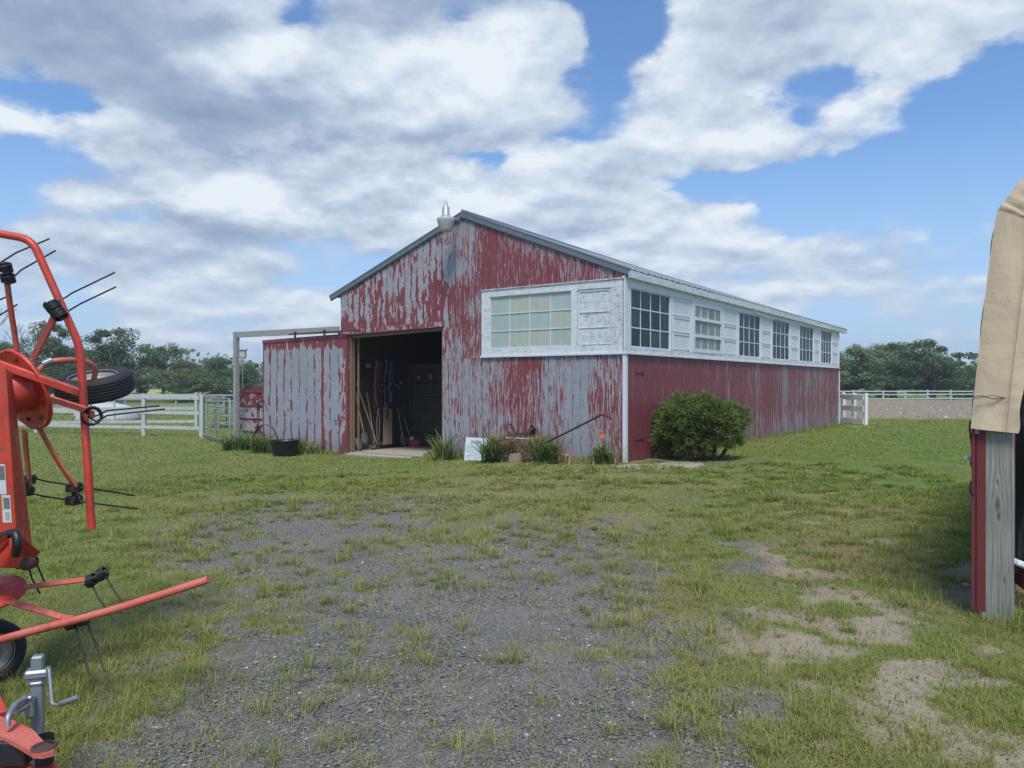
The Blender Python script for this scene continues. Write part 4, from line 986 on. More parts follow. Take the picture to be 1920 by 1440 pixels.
def tree(k,px_,Y_,top,wpx,label,group,base=None,rz=None):
    H_=CH+(720-top)/F*Y_; x=(px_-960)/F*Y_; z0=gz(x,Y_); H_-=z0
    if k in used: r=copy_tree(protos[k])
    else: r=protos[k]; used.add(k)
    nat={'a':6.6,'b':7.2,'c':6.4,'d':11,'e':10}[k]
    wd=wpx/F*Y_; r.location=(x,Y_,z0); sxy=wd/nat/1.0; r.scale=(sxy,sxy,H_/8.0); r.rotation_euler=(0,0,rnd.uniform(0,6.28) if rz is None else rz)
    r['label']=label; r['category']='tree' if k in'abc' else 'bush'; r['group']=group
    return r
GL='trees beyond the left paddock'; GR='trees beyond the dirt arena'
for a in [('b',-60,92,612,150,'dark tree at the left edge behind the red machine'),('a',10,84,638,95,'green tree lowest at the far left edge under the bare branches'),('b',92,80,598,120,'tallest dark tree seen through the frame of the red machine'),('a',140,88,648,110,'rounded tree just left of the raised machine wheel'),
 ('b',212,82,612,165,'broad dense dark tree rising above the raised black tyre'),('c',305,90,640,125,'pale airy tree right of the broad dark one'),('a',352,96,676,90,'low green tree between the pale tree and the white gate post'),('a',410,86,668,110,'round green tree directly left of the track post'),
 ('c',462,92,674,90,'small pale tree seen between track post and sliding door'),('a',545,96,660,140,'green tree mostly hidden behind the sliding door'),
 ('d',60,70,688,230,'dark bush under the trees at the left behind the white fence'),('d',170,75,692,170,'dark bush under the dense tree behind the raised tyre'),('e',350,80,690,190,'green bush in the gap left of the tube gate'),('d',440,76,690,160,'dark bush behind the tube gate'),('e',-40,74,690,160,'green bush at the extreme left edge')]:
    tree(a[0],a[1],a[2],a[3],a[4],a[5],GL)
for a in [('c',1625,84,642,140,'pale green tree beside the far corner of the barn'),('a',1672,90,640,120,'mid green tree touching the pale tree on the right'),('b',1750,82,634,175,'large dark round tree left of the tan canvas'),('a',1570,88,668,90,'green tree peeking out behind the barn end'),
 ('e',1600,90,690,130,'yellow green bush low beside the white corral fence'),('d',1680,88,682,150,'dark bush between the two tallest trees on the right'),('d',1790,86,688,130,'dark bush at the foot of the large round tree'),('e',1845,88,676,110,'green bush behind the lower end of the canvas'),('b',1905,86,652,130,'dark tree right of the canvas edge'),('a',1990,84,640,150,'green tree out at the right edge'),('b',2080,84,630,150,'dark tree beyond the right edge')]:
    tree(a[0],a[1],a[2],a[3],a[4],a[5],GR)
# far wood as one mass
_ct=rs.rand(260); cen=np.stack([rs.uniform(-420,260,260),rs.uniform(255,300,260),rs.uniform(1,8,260)],1)
V,tn=leafcloud(16000,cen,np.full(260,9.0),1.1,np.random.RandomState(5)); V[:,2]=np.maximum(V[:,2],-.2)
me=npmesh('far_wood',V,np.arange(len(V)),np.full(16000,4),M['tree_b'],{'tone':tn,'dry':np.zeros(len(V))})
tag(mobj('far_wood',me),'distant belt of dark woodland along the horizon','woodland',kind='stuff')
# bare tree at the left edge
bt=empty('bare_tree',(0,0,0),0,'leafless grey tree with fine twigs at the left edge of the view','tree'); c=P(2,0,66); bt.location=(c.x,c.y,gz(c.x,c.y))
mb=MB(); tw_=MB()
def branch(p,d,L,r,lv):
    q=p+d*L; (mb if lv<2 else tw_).tube([p,(p+q)/2+Vector((rnd.uniform(-.05,.05),rnd.uniform(-.05,.05),0))*L,q],[r,r*.8,r*.5],5 if lv<3 else 3,cap=False)
    if lv>=5: return
    for i in range(3 if lv<4 else 2):
        nd=(d+Vector((rnd.gauss(0,.42),rnd.gauss(0,.42),rnd.uniform(-.05,.35)))).normalized(); branch(p+(q-p)*rnd.uniform(.55,1),nd,L*rnd.uniform(.6,.82),max(r*.55,.012),lv+1)
branch(Vector((0,0,-.2)),Vector((0,0,1)),3.4,.16,0)
zs=max(v[2] for v in tw_.v); ts=(CH+(720-556)/F*66+.27)/zs; bt.scale=(ts,ts,ts)
mb.build('trunk',M['bark'],bt); tw_.build('twigs',M['bark'],bt)

# ---------------------------------------------------------------- juniper by the side wall
jn=empty('juniper_bush',(3.95,16.35,0),0,'wide round juniper bush with spiky green tufts against the red side wall','bush')
mb=MB()
for a,b in (((.25,-.1,-.05),(.35,-.2,.5)),((-.05,0,-.05),(-.5,.1,.55)),((.05,.05,-.05),(.1,.3,.6)),((.42,-.05,-.05),(.7,.1,.5)),((.2,-.1,0),(-.2,-.35,.5))):
    a=Vector(a);b=Vector(b); mb.tube([a,(a+b)/2+Vector((rnd.uniform(-.08,.08),rnd.uniform(-.08,.08),-.03)),b],[.05,.04,.02],7)
mb.tube([(-.4,-.1,.02),(-.1,-.15,.06),(.2,-.1,.0)],[.03,.045,.03],6)
mb.build('trunk',M['bark'],jn)
rj=np.random.RandomState(8)
def jsurf(th,ph):   # direction -> radius scale
    return 1+.16*np.sin(3*th+1.3)*np.cos(2*ph)+.12*np.sin(5*th+2*ph)+.10*np.cos(7*th-3*ph+.5)
nf=4200; th=rj.uniform(0,6.283,nf); sz__=rj.uniform(-.85,1,nf); ph=np.arcsin(sz__)
def lump(th,ph): return .5+.5*np.sin(6*th+3*np.sin(4*ph)+1)*np.cos(7*ph-2*np.sin(3*th))
lp_=lump(th,ph); R_=(.30+.70*jsurf(th,ph))*(.86+.18*lp_)*rj.uniform(.72,1.0,nf)**.5
cx=.95*R_*np.cos(th)*np.cos(ph)**.8; cy=.80*R_*np.sin(th)*np.cos(ph)**.8; cz=.78+np.where(ph>0,.60,.80)*R_*np.sin(ph)
cz=np.where(cz<.10,.10+rj.rand(nf)*.15,cz); rgt=(cx>.25)&(cz<.36); cz=np.where(rgt,cz+.24,cz)
base=np.stack([cx,cy,cz],1); out=np.stack([np.cos(th)*np.cos(ph),np.sin(th)*np.cos(ph),np.sin(ph)*.6+.45],1); out+=rj.normal(0,.22,out.shape); out/=np.linalg.norm(out,axis=1)[:,None]
Ls=rj.uniform(.11,.27,nf)*(.6+.8*lp_); nn=26
k=np.repeat(np.arange(nf),nn); f_=rj.rand(len(k))**.8; droop=np.zeros((len(k),3)); droop[:,2]=-.10*f_*f_
b0=base[k]+out[k]*(Ls[k]*(f_-.45))[:,None]+droop+rj.normal(0,.012,(len(k),3))
nd=out[k]*.8+rj.normal(0,.45,(len(k),3)); nd/=np.linalg.norm(nd,axis=1)[:,None]; ln=rj.uniform(.025,.06,len(k))*(1.3-.7*f_)
sd_=np.cross(nd,rj.normal(0,1,(len(k),3))); sd_/=np.linalg.norm(sd_,axis=1)[:,None]; ww=rj.uniform(.005,.010,len(k))
V=np.stack([b0-sd_*ww[:,None],b0+sd_*ww[:,None],b0+nd*ln[:,None]],1).reshape(-1,3); V[:,2]=np.maximum(V[:,2],.03)
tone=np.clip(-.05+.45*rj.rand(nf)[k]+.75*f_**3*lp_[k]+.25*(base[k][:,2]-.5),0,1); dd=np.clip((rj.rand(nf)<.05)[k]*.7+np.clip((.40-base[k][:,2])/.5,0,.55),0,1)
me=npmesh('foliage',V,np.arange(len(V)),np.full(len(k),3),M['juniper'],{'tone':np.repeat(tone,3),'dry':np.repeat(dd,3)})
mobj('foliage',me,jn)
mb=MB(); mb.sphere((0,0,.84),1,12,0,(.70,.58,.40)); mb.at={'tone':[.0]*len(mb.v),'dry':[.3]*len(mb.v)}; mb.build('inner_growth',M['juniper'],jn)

# ---------------------------------------------------------------- daylilies
def lily(pos,nl,hgt,seed,label,dry_=.08,up=1.0):
    rr=random.Random(seed); root=empty('daylily_clump',pos,0,label,'plant','daylily clumps along the barn foot')
    mb=MB(); T=[];Dd=[]
    for i in range(nl):
        a=rr.uniform(0,6.283); L=hgt*rr.uniform(.9,1.9); th0=rr.uniform(.05,.55); dn=rr.uniform(.6,1.5)/up; b=Vector((rr.gauss(0,.10),rr.gauss(0,.07),-.02)); w=rr.uniform(.009,.017)
        p=b.copy(); pts=[p.copy()]; n=7
        for k in range(n):
            ang=th0+dn*(k/n)**1.3*1.5; p=p+Vector((math.cos(a)*math.sin(ang),math.sin(a)*math.sin(ang),math.cos(ang)))*(L/n); p.z=max(p.z,.01); pts.append(p.copy())
        sx=Vector((-math.sin(a),math.cos(a),0)); o=len(mb.v); tn=rr.random(); dq=1.0 if rr.random()<dry_ else 0
        for k,q in enumerate(pts):
            ww=w*(1-(k/n)**2.2)+.0008; mb.v.append(tuple(q-sx*ww)); mb.v.append(tuple(q+sx*ww)); T+=[tn]*2; Dd+=[dq]*2
        for k in range(n): mb.f.append((o+2*k,o+2*k+1,o+2*k+3,o+2*k+2)); mb.m.append(0); mb.sm.append(True)
    mb.at={'tone':T,'dry':Dd}; mb.build('leaves',M['lily'],root); return root
def wpos(px_,o,dz=0):
    c=bw(-o,tpx(px_,o)); return (c.x,c.y,gz(c.x,c.y)+dz)
lily(wpos(432,1.0),110,.42,1,'leftmost daylily clump at the foot of the track post')
lily(wpos(458,.8),130,.48,2,'daylily clump under the scrolled iron trellis')
lily(wpos(490,1.0),170,.50,3,'bushiest daylily clump directly left of the black tub')
lily(wpos(562,.55),80,.38,4,'small daylily clump directly right of the black tub',up=1.3)
lily(wpos(590,.4),36,.30,5,'sparse daylily sprouts at the middle of the sliding door foot')
lily(wpos(832,.45),120,.50,6,'daylily clump at the right side of the open doorway',.1,1.2)
lily(wpos(922,.9),200,.54,7,'daylily clump in front of the white sign',.14)
lily(wpos(1024,.95),230,.52,8,'daylily clump in front of the hay bale')
l9=lily(wpos(1128,.55),130,.40,9,'daylily clump with one orange flower near the white corner post')
mb=MB(); c=wpos(1128,.55); zf=CH-(815-720)/F*c[1]-c[2]; mb.tube([(0,0,0),(.01,0,zf*.6),(0,-.02,zf)],.005,5); mb.tube([(0,0,zf*.6),(.05,.03,zf*.85)],.004,4)
mb.at={'tone':[.5]*len(mb.v),'dry':[0]*len(mb.v)}; mb.build('flower_stalk',M['lily'],l9)
mb=MB(); 
for k in range(6):
    a=k*math.pi/3; d=Vector((math.cos(a),-.35,math.sin(a))); sx=Vector((-math.sin(a),0,math.cos(a)))*.022; o=Vector((0,-.03,zf)); mb.add([o,o+d*.04-sx,o+d*.10,o+d*.04+sx],[(0,1,2,3)])
mb.sphere((0,-.03,zf),.012,6); mb.build('flower',M['flower'],l9)
# ---------------------------------------------------------------- props along the barn
def on_s(px_,py_,s):
    k=(px_-960)/F; Y_=(s+SD.dot(B0))/(SD.x*k+SD.y); return P(px_,py_,Y_)
def cat_rom(pts,n=6):
    pts=[Vector(p) for p in pts]; out=[]
    for i in range(len(pts)-1):
        p0=pts[max(0,i-1)];p1=pts[i];p2=pts[i+1];p3=pts[min(len(pts)-1,i+2)]
        for j in range(n):
            u=j/n; out.append(.5*((2*p1)+(p2-p0)*u+(2*p0-5*p1+4*p2-p3)*u*u+(3*p1-p0-3*p2+p3)*u**3))
    out.append(pts[-1]); return out
# sign
c=wpos(893,.42); k=c[1]/F; sgn=empty('barn_sign',(c[0],c[1],c[2]),BR-math.pi/2+.0,'white lettered notice board leaning against the barn wall behind the daylilies','sign')
zt=CH-(821-720)*k-c[2]; Wd=50*k/.86
tilt=Matrix.Rotation(math.radians(-7),3,'X')
mb=MB(); mb.box(tilt@Vector((0,0,zt/2-.02)),(Wd,.015,zt+.04),tilt,0,.004); mb.build('board',M['signwhite'],sgn)
def text(s,size,x,z,parent,mat,name='lettering',rot=None,off=-.0095):
    cu_=bpy.data.curves.new(name,'FONT'); cu_.body=s; cu_.size=size; cu_.align_x='CENTER'; cu_.extrude=.0008
    o=bpy.data.objects.new(name,cu_); C.objects.link(o); bpy.context.view_layer.update()
    me_=bpy.data.meshes.new_from_object(o); C.objects.unlink(o); bpy.data.objects.remove(o)
    m2=bpy.data.objects.new(name,me_); me_.materials.clear(); me_.materials.append(mat); C.objects.link(m2); m2.parent=parent
    R_=tilt.to_4x4()@Matrix.Translation((x,off,z))@Matrix.Rotation(math.pi/2,4,'X'); m2.matrix_local=R_; return m2
text('BARN',.115,-.04,zt-.14,sgn,M['ink'])
mb=MB()
for i,(a,b) in enumerate(((.06,.86),(.06,.72),(.02,.90),(.06,.80),(.18,.80),(.10,.7),(.08,.84))):
    z=zt-.185-i*.044; x=-Wd/2+Wd*a
    while x<-Wd/2+Wd*b:
        L=rnd.uniform(.012,.045); mb.box(tilt@Vector((x+L/2,-.0090,z)),(L,.0012,.010),tilt); x+=L+.010
mb.build('text_lines',M['ink'],sgn)
# hay bale, saddle, log
c=wpos(977,.62); k=c[1]/F; hb_=empty('hay_bale',c,BR-math.radians(90),'old brown hay bale behind the daylilies carrying a saddle','hay bale')
zt=CH-(824-720)*k-c[2]; Lb=92*k/.85
n=14; mb=MB(); vs=[]
mb.box((0,0,zt/2-.02),(Lb,.46,zt+.02),None,0,.05); mb.build('bale',M['hay'],hb_)
V=[];N_=16000; fx=rs.uniform(-.5,.5,N_)*Lb*1.02; fy=rs.uniform(-.5,.5,N_)*.48; fz=rs.uniform(0,1,N_)*zt
face=rs.randint(0,4,N_); fy=np.where(face==0,-.235,fy); fz=np.where(face==1,zt,fz); fx=np.where(face==2,Lb/2,fx); fx=np.where(face==3,-Lb/2,fx)
d=rs.normal(0,1,(N_,3))*np.array([1,.45,.7]); d/=np.linalg.norm(d,axis=1)[:,None]; L=rs.uniform(.04,.17,N_); s2=np.cross(d,rs.normal(0,1,(N_,3))); s2/=np.linalg.norm(s2,axis=1)[:,None]
p=np.stack([fx,fy,fz],1); V=np.stack([p-s2*.006,p+s2*.006,p+d*L[:,None]],1).reshape(-1,3)
M['straw']=leafmat('straw_stems',(.17,.11,.06),(.44,.34,.20),.1,.8)
mobj('loose_straw',npmesh('loose_straw',V,np.arange(len(V)),np.full(N_,3),M['straw'],{'tone':np.repeat(rs.rand(N_),3),'dry':np.zeros(N_*3)}),hb_)
sa_o=empty('saddle',(c[0],c[1],c[2]+zt+.035),BR-math.radians(90),'dark brown leather riding saddle resting on the hay bale','saddle')
x0=-(tpx(977,.62)-tpx(972,.62)); 
mb=MB(); nu,nv=16,12; vs=[]
for i in range(nu+1):
    u=i/nu*2-1; seat=.055+.10*abs(u)**2.2+(.05 if u>.0 else 0)*sm((u-.6)/.4)
    for j in range(nv+1):
        v=j/nv*2-1; w_=.20*(1-.25*u*u); vs.append((u*.24,v*w_,seat+.02-.22*abs(v)**2.0+.02))
mb.add(vs,[(i*(nv+1)+j,(i+1)*(nv+1)+j,(i+1)*(nv+1)+j+1,i*(nv+1)+j+1) for i in range(nu) for j in range(nv)],0,True)
mb.build('seat',M['leather'],sa_o)
mb=MB(); mb.tube([(-.21,0,.12),(-.22,0,.20),(-.23,0,.235)],[.045,.03,.02],10); mb.sphere((-.235,0,.24),.036,8,0,(1,1,.55)); mb.build('horn',M['leather'],sa_o)
mb=MB(); mb.tube(cat_rom([(.23,-.13,.09),(.27,-.06,.17),(.275,0,.19),(.27,.06,.17),(.23,.13,.09)],4),.022,8); mb.build('cantle',M['leather'],sa_o)
for sg in(-1,):
    mb=MB(); pts=cat_rom([(-.03,sg*.19,.02),(-.045,sg*.27,-.12),(-.06,sg*.285,-.27)],5)
    for a_,b_ in zip(pts[:-1],pts[1:]): mb.bar(a_,b_,.10,.012,(0,-1,0))
    mb.build('fender',M['leather'],sa_o)
    mb=MB(); mb.tube([(-.06,sg*.285,-.27),(-.12,sg*.285,-.32),(-.13,sg*.285,-.40),(.01,sg*.285,-.40),(0,sg*.285,-.32),(-.06,sg*.285,-.27)],.011,6); mb.build('stirrup',M['leather'],sa_o)
mb=MB(); mb.box((0.02,0,.0),(.50,.42,.02),None,0,.008); mb.build('saddle_pad',M['curtain'],sa_o); sa_o.scale=(1.15,1.0,1.15)
c=wpos(966,1.05); st=MB(); k=c[1]/F
st.lathe([(.001,.20),(.09,.205),(.13,.18),(.15,.02),(.18,-.05)],(0,0,0),n=18); st.v=[(x*(1+.06*math.sin(5*z)),y,z+.02*math.sin(9*x)) for x,y,z in st.v]
o=st.build('tree_stump',M['log']); o.location=c; tag(o,'short brown stump in front of the hay bale','stump')
c=wpos(921,1.15); mb=MB(); mb.lathe([(.001,0),(.05,0),(.085,.12),(.09,.125),(.08,.12),(.05,.02),(.001,.02)],(0,0,0),n=16); mb.tube([(-.08,0,.12),(-.05,0,.2),(.05,0,.2),(.08,0,.12)],.006,5)
o=mb.build('bucket',M['black']); o.location=c; tag(o,'tiny dark pail at the grass edge below the daylily clump by the sign','bucket')
# walking plough
pl=empty('walking_plough',wpos(1050,.8),0,'old horse plough with long rusty handle and orange flaking frame beside the hay bale','plough'); L0_=Vector(pl.location)
def part(mb,name,mat,root,label=None):
    o=mb.build(name,mat,root); o.location=-Vector(root.location); o.location=(root.rotation_euler.to_matrix().transposed()@o.location) ; return o
q=lambda a,b,o_: on_s(a,b,-o_)
mb=MB(); mb.tube(cat_rom([q(1005,838,.85),q(1060,812,.85),q(1115,784,.80),q(1128,777.5,.80),q(1138,780,.80),q(1147,786,.80)],4),[.022]*12+[.022]*8+[.026],8) if False else mb.tube(cat_rom([q(1005,838,.85),q(1060,812,.85),q(1115,784,.80),q(1128,777.5,.80),q(1138,780,.80),q(1147,786,.80)],4),.023,8)
part(mb,'handle',M['rust'],pl)
mb=MB(); mb.tube([q(1012,840,.80),q(1000,862,.95),q(985,872,1.0)],.022,8); mb.bar(q(1000,845,.8),q(1032,874,.95),.03,.10); part(mb,'ploughshare',M['rust'],pl)
mb=MB(); mb.tube([q(1024,853,.9),q(1068,854,.9)],.020,8); part(mb,'beam',M['rustorange'],pl)
mb=MB(); mb.tube(cat_rom([q(1069,842,.9),q(1069,856,.9),q(1067,870,.95),q(1061,884,1.05)],4),.018,8); part(mb,'tine',M['rustorange'],pl)
# slab stones and yard hydrant, cut branches
for i,(a,b,wx,wy) in enumerate(((1218,878,.62,.30),(1262,876,.55,.26),(1283,872,.40,.2))):
    Y_=CH*F/(b-720); c=P(a,b,Y_); mb=MB(); n=11; vs=[];
    for kk_ in range(n):
        an=2*math.pi*kk_/n; r=rnd.uniform(.8,1.1); vs.append((wx*r*math.cos(an)/1.0,wy*r*math.sin(an)*1.4,.035))
    vs2=[(x*1.06,y*1.06,-.03) for x,y,z in vs]; mb.add(vs+vs2,[tuple(range(n))]+[(k_,(k_+1)%n,n+(k_+1)%n,n+k_)[::-1] for k_ in range(n)])
    o=mb.build('stepping_stone',M['stone']); o.location=(c.x,c.y,gz(c.x,c.y)+.004*i); tag(o,['flat pale slab nearest the white corner post','middle flat pale slab before the juniper bush','smallest flat pale slab closest to the juniper bush'][i],'stone','flat slabs by the corner')
Y_=CH*F/(873-720); c=P(1367,873,Y_); hy=empty('yard_tap',(c.x,c.y,0),0,'small dark green yard tap sticking out of the grass by the juniper','tap')
mb=MB(); mb.tube([(-.03,0,-.02),(-.01,0,.10),(.02,0,.19)],.014,7); mb.build('pipe',M['fargreen'],hy)
mb=MB(); mb.tube([(-.06,0,.22),(-.04,0,.19),(.02,0,.18),(.07,0,.14),(.085,0,.10)],.018,8); mb.box((.0,0,.20),(.05,.05,.06),None,0,.01); mb.box((.08,0,.17),(.04,.05,.05),None,0,.008); mb.build('valve',M['fargreen'],hy)
for i in range(3):
    c=bw(-.0+.3+i*.25,-.25-.08*i,0); mb=MB()
    if i==0: mb.tube([c,c+Vector((.15,-.05,.03)),c+Vector((.4,-.02,.02))],.02,6); tag(mb.build('fallen_branch',M['bark']),'broken grey branch lying at the foot of the red side wall','branch')
# ---------------------------------------------------------------- things inside the doorway
def on_t(px_,py_,tt_):
    k=(px_-960)/F; Y_=(tt_+TD.dot(B0))/(TD.x*k+TD.y); return P(px_,py_,Y_)
TL='tools leaning inside the doorway'
M['yhandle']=simple('yellow_handle',(.50,.36,.12),.5,0,.1,10); M['ash']=simple('ash_handle',(.33,.25,.16),.6,0,.15,12); M['steel']=simple('worn_steel',(.25,.25,.26),.45,.6,.2,12)
def tool(name,top,bot,s0,s1,hm,label,kind='shovel',hr=.016):
    a=on_t(*top,8.24); b=on_t(*bot,8.24-.22); r=empty(name,(b.x,b.y,b.z-.0),0,label,name.replace('_',' '),TL)
    d=(b-a).normalized(); mb=MB(); mb.tube([a,b],hr,7); part(mb,'handle',hm,r)
    mb=MB(); side=d.cross(SD).normalized(); side=d.cross(TD).normalized(); nrm=side.cross(d)
    if kind=='shovel':
        vs=[];n=6
        for i in range(n+1):
            u=i/n; w=.115*math.sqrt(max(0,1-max(0,(u-.55)/.45)**2)) if u>.55 else .105+.01*u/.55
            for j in range(5):
                v=j/4*2-1; vs.append(b+d*(u*.30)+side*v*w-nrm*(.03*(1-v*v))*(1-.5*u))
        mb.add(vs,[(i*5+j,i*5+j+1,(i+1)*5+j+1,(i+1)*5+j) for i in range(n) for j in range(4)],0,True); mb.tube([b-d*.12,b+d*.05],.022,7)
        part(mb,'blade',M['steel'],r)
    elif kind=='rake':
        mb.bar(b-side*.19+d*.02,b+side*.19+d*.02,.02,.02)
        for i in range(9): x=-.18+i*.045; mb.tube([b+side*x+d*.02,b+side*x+d*.09-nrm*.03],.004,4)
        part(mb,'rake_head',M['steel'],r)
    elif kind=='fork':
        for x in(-.07,-.023,.023,.07): mb.tube([b,b+side*x+d*.06,b+side*x+d*.28],.006,5)
        part(mb,'tines',M['steel'],r)
    return r
tool('shovel',(666,735),(682,812),1.6,1.05,M['yhandle'],'shovel with yellow wooden handle just inside the left door jamb')
tool('rake',(668,718),(707,832),1.72,.95,M['ash'],'long pale handled rake crossing behind the yellow shovel','rake')
tool('shovel',(666,778),(672,822),1.3,.9,M['black'],'dark handled shovel closest to the left door jamb')
tool('pitchfork',(688,736),(702,826),1.74,1.35,M['ash'],'thin handled pitchfork left of the hanging halters','fork',.011)
tool('hoe',(692,800),(700,835),1.7,1.3,M['rust'],'short dark hoe low behind the shovels','rake',.012)
tool('broom',(752,760),(768,818),1.74,1.5,M['ash'],'thin handled broom right of the hanging halters','rake',.011)
tool('spade',(745,765),(755,818),1.74,1.5,M['ash'],'slim spade between the halters and the red tote','shovel',.011)
# halters and lead ropes
cols={'maroon':(.16,.025,.03),'black':(.015,.015,.018),'blue':(.02,.03,.14),'grey':(.20,.20,.20),'purple':(.05,.02,.08)}
for k_,v_ in cols.items(): M['rope_'+k_]=simple('rope_'+k_,v_,.8,0,.35,60)
RP=[(702,676,752,'maroon','leftmost maroon lead rope hanging inside the doorway','lead_rope'),(706,676,760,'grey','speckled grey lead rope next to the maroon one','lead_rope'),(711,674,800,'maroon','long maroon and white lead rope reaching low','lead_rope'),
 (717,672,765,'black','black halter with pale buckle hanging on the partition','halter'),(724,674,782,'grey','long pale lead rope in the middle of the hanging halters','lead_rope'),(730,676,742,'blue','dark blue halter hung high on the partition','halter'),(736,676,738,'blue','blue lead rope looped beside the blue halter','lead_rope'),
 (741,676,745,'black','black halter at the right of the hanging bunch','halter'),(727,690,798,'black','long thin black strap hanging below the halters','strap'),(746,690,745,'purple','purple halter at the right end of the hanging bunch','halter'),(709,765,830,'grey','pale twisted rope end hanging to the floor','lead_rope')]
RP+=[(714,678,742,'maroon','short maroon halter among the black straps','halter'),(721,675,750,'black','black rope just left of the pale hanging rope','lead_rope'),(733,680,756,'grey','thin grey lead rope between the blue halters','lead_rope'),(739,678,770,'black','long black lead rope behind the purple halter','lead_rope'),(749,684,735,'black','small black halter rightmost on the lining boards','halter'),(704,690,778,'maroon','frayed maroon rope with a knotted lower end','lead_rope')]
for i,(px_,y0,y1,cl,lab,nm) in enumerate(RP):
    a=on_t(px_,y0,8.17-.02*(i%4)); b=on_t(px_+rnd.uniform(-1,1),y1,8.19-.02*(i%4)); r=empty(nm,tuple(a),0,lab,nm.replace('_',' '),'halters and ropes on the partition')
    mb=MB(); n=9; w=.035 if nm!='strap' else .008
    L=[a+(b-a)*j/n-SD*(w*1.6*math.sin(math.pi*j/n*.9))+SD*.010*math.sin(j*2.1+i) for j in range(n+1)]; Rr=[b+(a-b)*j/n+SD*(w*1.6*math.sin(math.pi*j/n*.9))+SD*.008*math.sin(j*1.7+i) for j in range(1,n+1)]
    mb.tube(L+Rr,.014 if nm!='halter' else .012,6); part(mb,'rope_loop' if nm!='halter' else 'straps',M['rope_'+cl],r)
    if nm=='halter':
        mb=MB(); m_=a+(b-a)*.55; rr_=.07; mb.tube([m_+SD*(rr_*1.3*math.cos(t_))+Vector((0,0,rr_*1.2*math.sin(t_)))-TD*.03 for t_ in [j*.524 for j in range(12)]],.011,5,closed=True); part(mb,'noseband',M['rope_'+cl],r)
        mb=MB(); mb.box(m_+(b-a)*.12-TD*.05,(.03,.012,.045),None,0,.004); part(mb,'buckle',M['chrome'],r)
# red tote, black tarpaulin, planks
c=on_t(775,842,7.75); c.z=-.18; tt2=empty('tool_tote',tuple(c),BR,'red plastic tote standing on the floor at the right end of the partition','tote')
mb=MB(); mb.lathe([(.001,0),(.14,0),(.19,.20),(.20,.21),(.18,.20),(.13,.02),(.001,.02)],(0,0,0),n=4); mb.v=[(x*.9,y*1.4,z) for x,y,z in mb.v]; 
for i in range(len(mb.sm)): mb.sm[i]=False
mb.build('bin',M['redtin'],tt2); mb=MB(); mb.tube([(0,-.2,.2),(0,-.15,.30),(0,.15,.30),(0,.2,.2)],.012,6); mb.build('handle',M['redtin'],tt2)
mb=MB(); mb.box((0,.05,.24),(.06,.09,.07),None,0,.01); mb.build('white_block',M['signwhite'],tt2)
a=on_t(700,846,7.98); b=on_t(760,838,7.98); mb=MB(); vs=[]; nx_,ny_=36,14
for i in range(nx_+1):
    for j in range(ny_+1):
        u=i/nx_;v=j/ny_*2-1; p=a+(b-a)*u; e=1-abs(v)**2.2; hh=.10*e*(.5+.9*float(fbm(np.float64(u*7),np.float64(v*3+4),3)))*min(1,6*u,6*(1-u))
        vs.append((p.x+SD.x*v*.22,p.y+SD.y*v*.22,-.178+max(0,hh)))
mb.add(vs,[(i*(ny_+1)+j,(i+1)*(ny_+1)+j,(i+1)*(ny_+1)+j+1,i*(ny_+1)+j+1) for i in range(nx_) for j in range(ny_)],0,True)
tag(mb.build('tarpaulin',M['blackplastic']),'crumpled black plastic tarpaulin on the floor under the halters','tarpaulin')
a=on_t(727,839,8.05); b=on_t(727,765,8.26); mb=MB(); mb.bar(a,b,.34,.02,TD); tag(mb.build('leaning_plank',M['ash']),'wide brown plank leaning on the partition under the halters','plank')
a=on_t(757,836,8.1); b=on_t(754,698,8.26); mb=MB(); mb.bar(a,b,.26,.025,TD); tag(mb.build('leaning_board',M['darkwood']),'tall grey board leaning on the partition right of the halters','board')

# ---------------------------------------------------------------- hay tedder at the left
td=empty('hay_tedder',(-3.1,4.3,0),0,'red orange hay tedder with folded tine rotor, raised tyre and steel hitch jack','hay tedder')
def tp_(mb,name,mat,parent=td,label=None):
    o=mb.build(name,mat,parent)
    if parent is td: o.location=-Vector(td.location)
    if label: o['label']=label
    return o
YG=4.2
def G(pts,Y_=YG): return [P(a,b,Y_) for a,b in pts]
def rounded(pts,r=.12,n=4):
    out=[pts[0]]
    for i in range(1,len(pts)-1):
        p=pts[i];a=(pts[i-1]-p);b=(pts[i+1]-p);ra=min(r,a.length*.45);rb=min(r,b.length*.45);A=p+a.normalized()*ra;B=p+b.normalized()*rb
        for j in range(n+1):
            u=j/n; out.append(A*(1-u)**2+p*2*u*(1-u)+B*u*u)
    out.append(pts[-1]); return out
mb=MB(); mb.tube(rounded(G([(-150,412),(60,449),(150,650),(172,992)]),.075,5),.0215,14); tp_(mb,'guard_rail',M['orange'])
mb=MB(); mb.bar(P(-80,655,YG-.02),P(152,737,YG),.044,.044,(0,-1,0),0,.006); tp_(mb,'guard_brace',M['orange'])
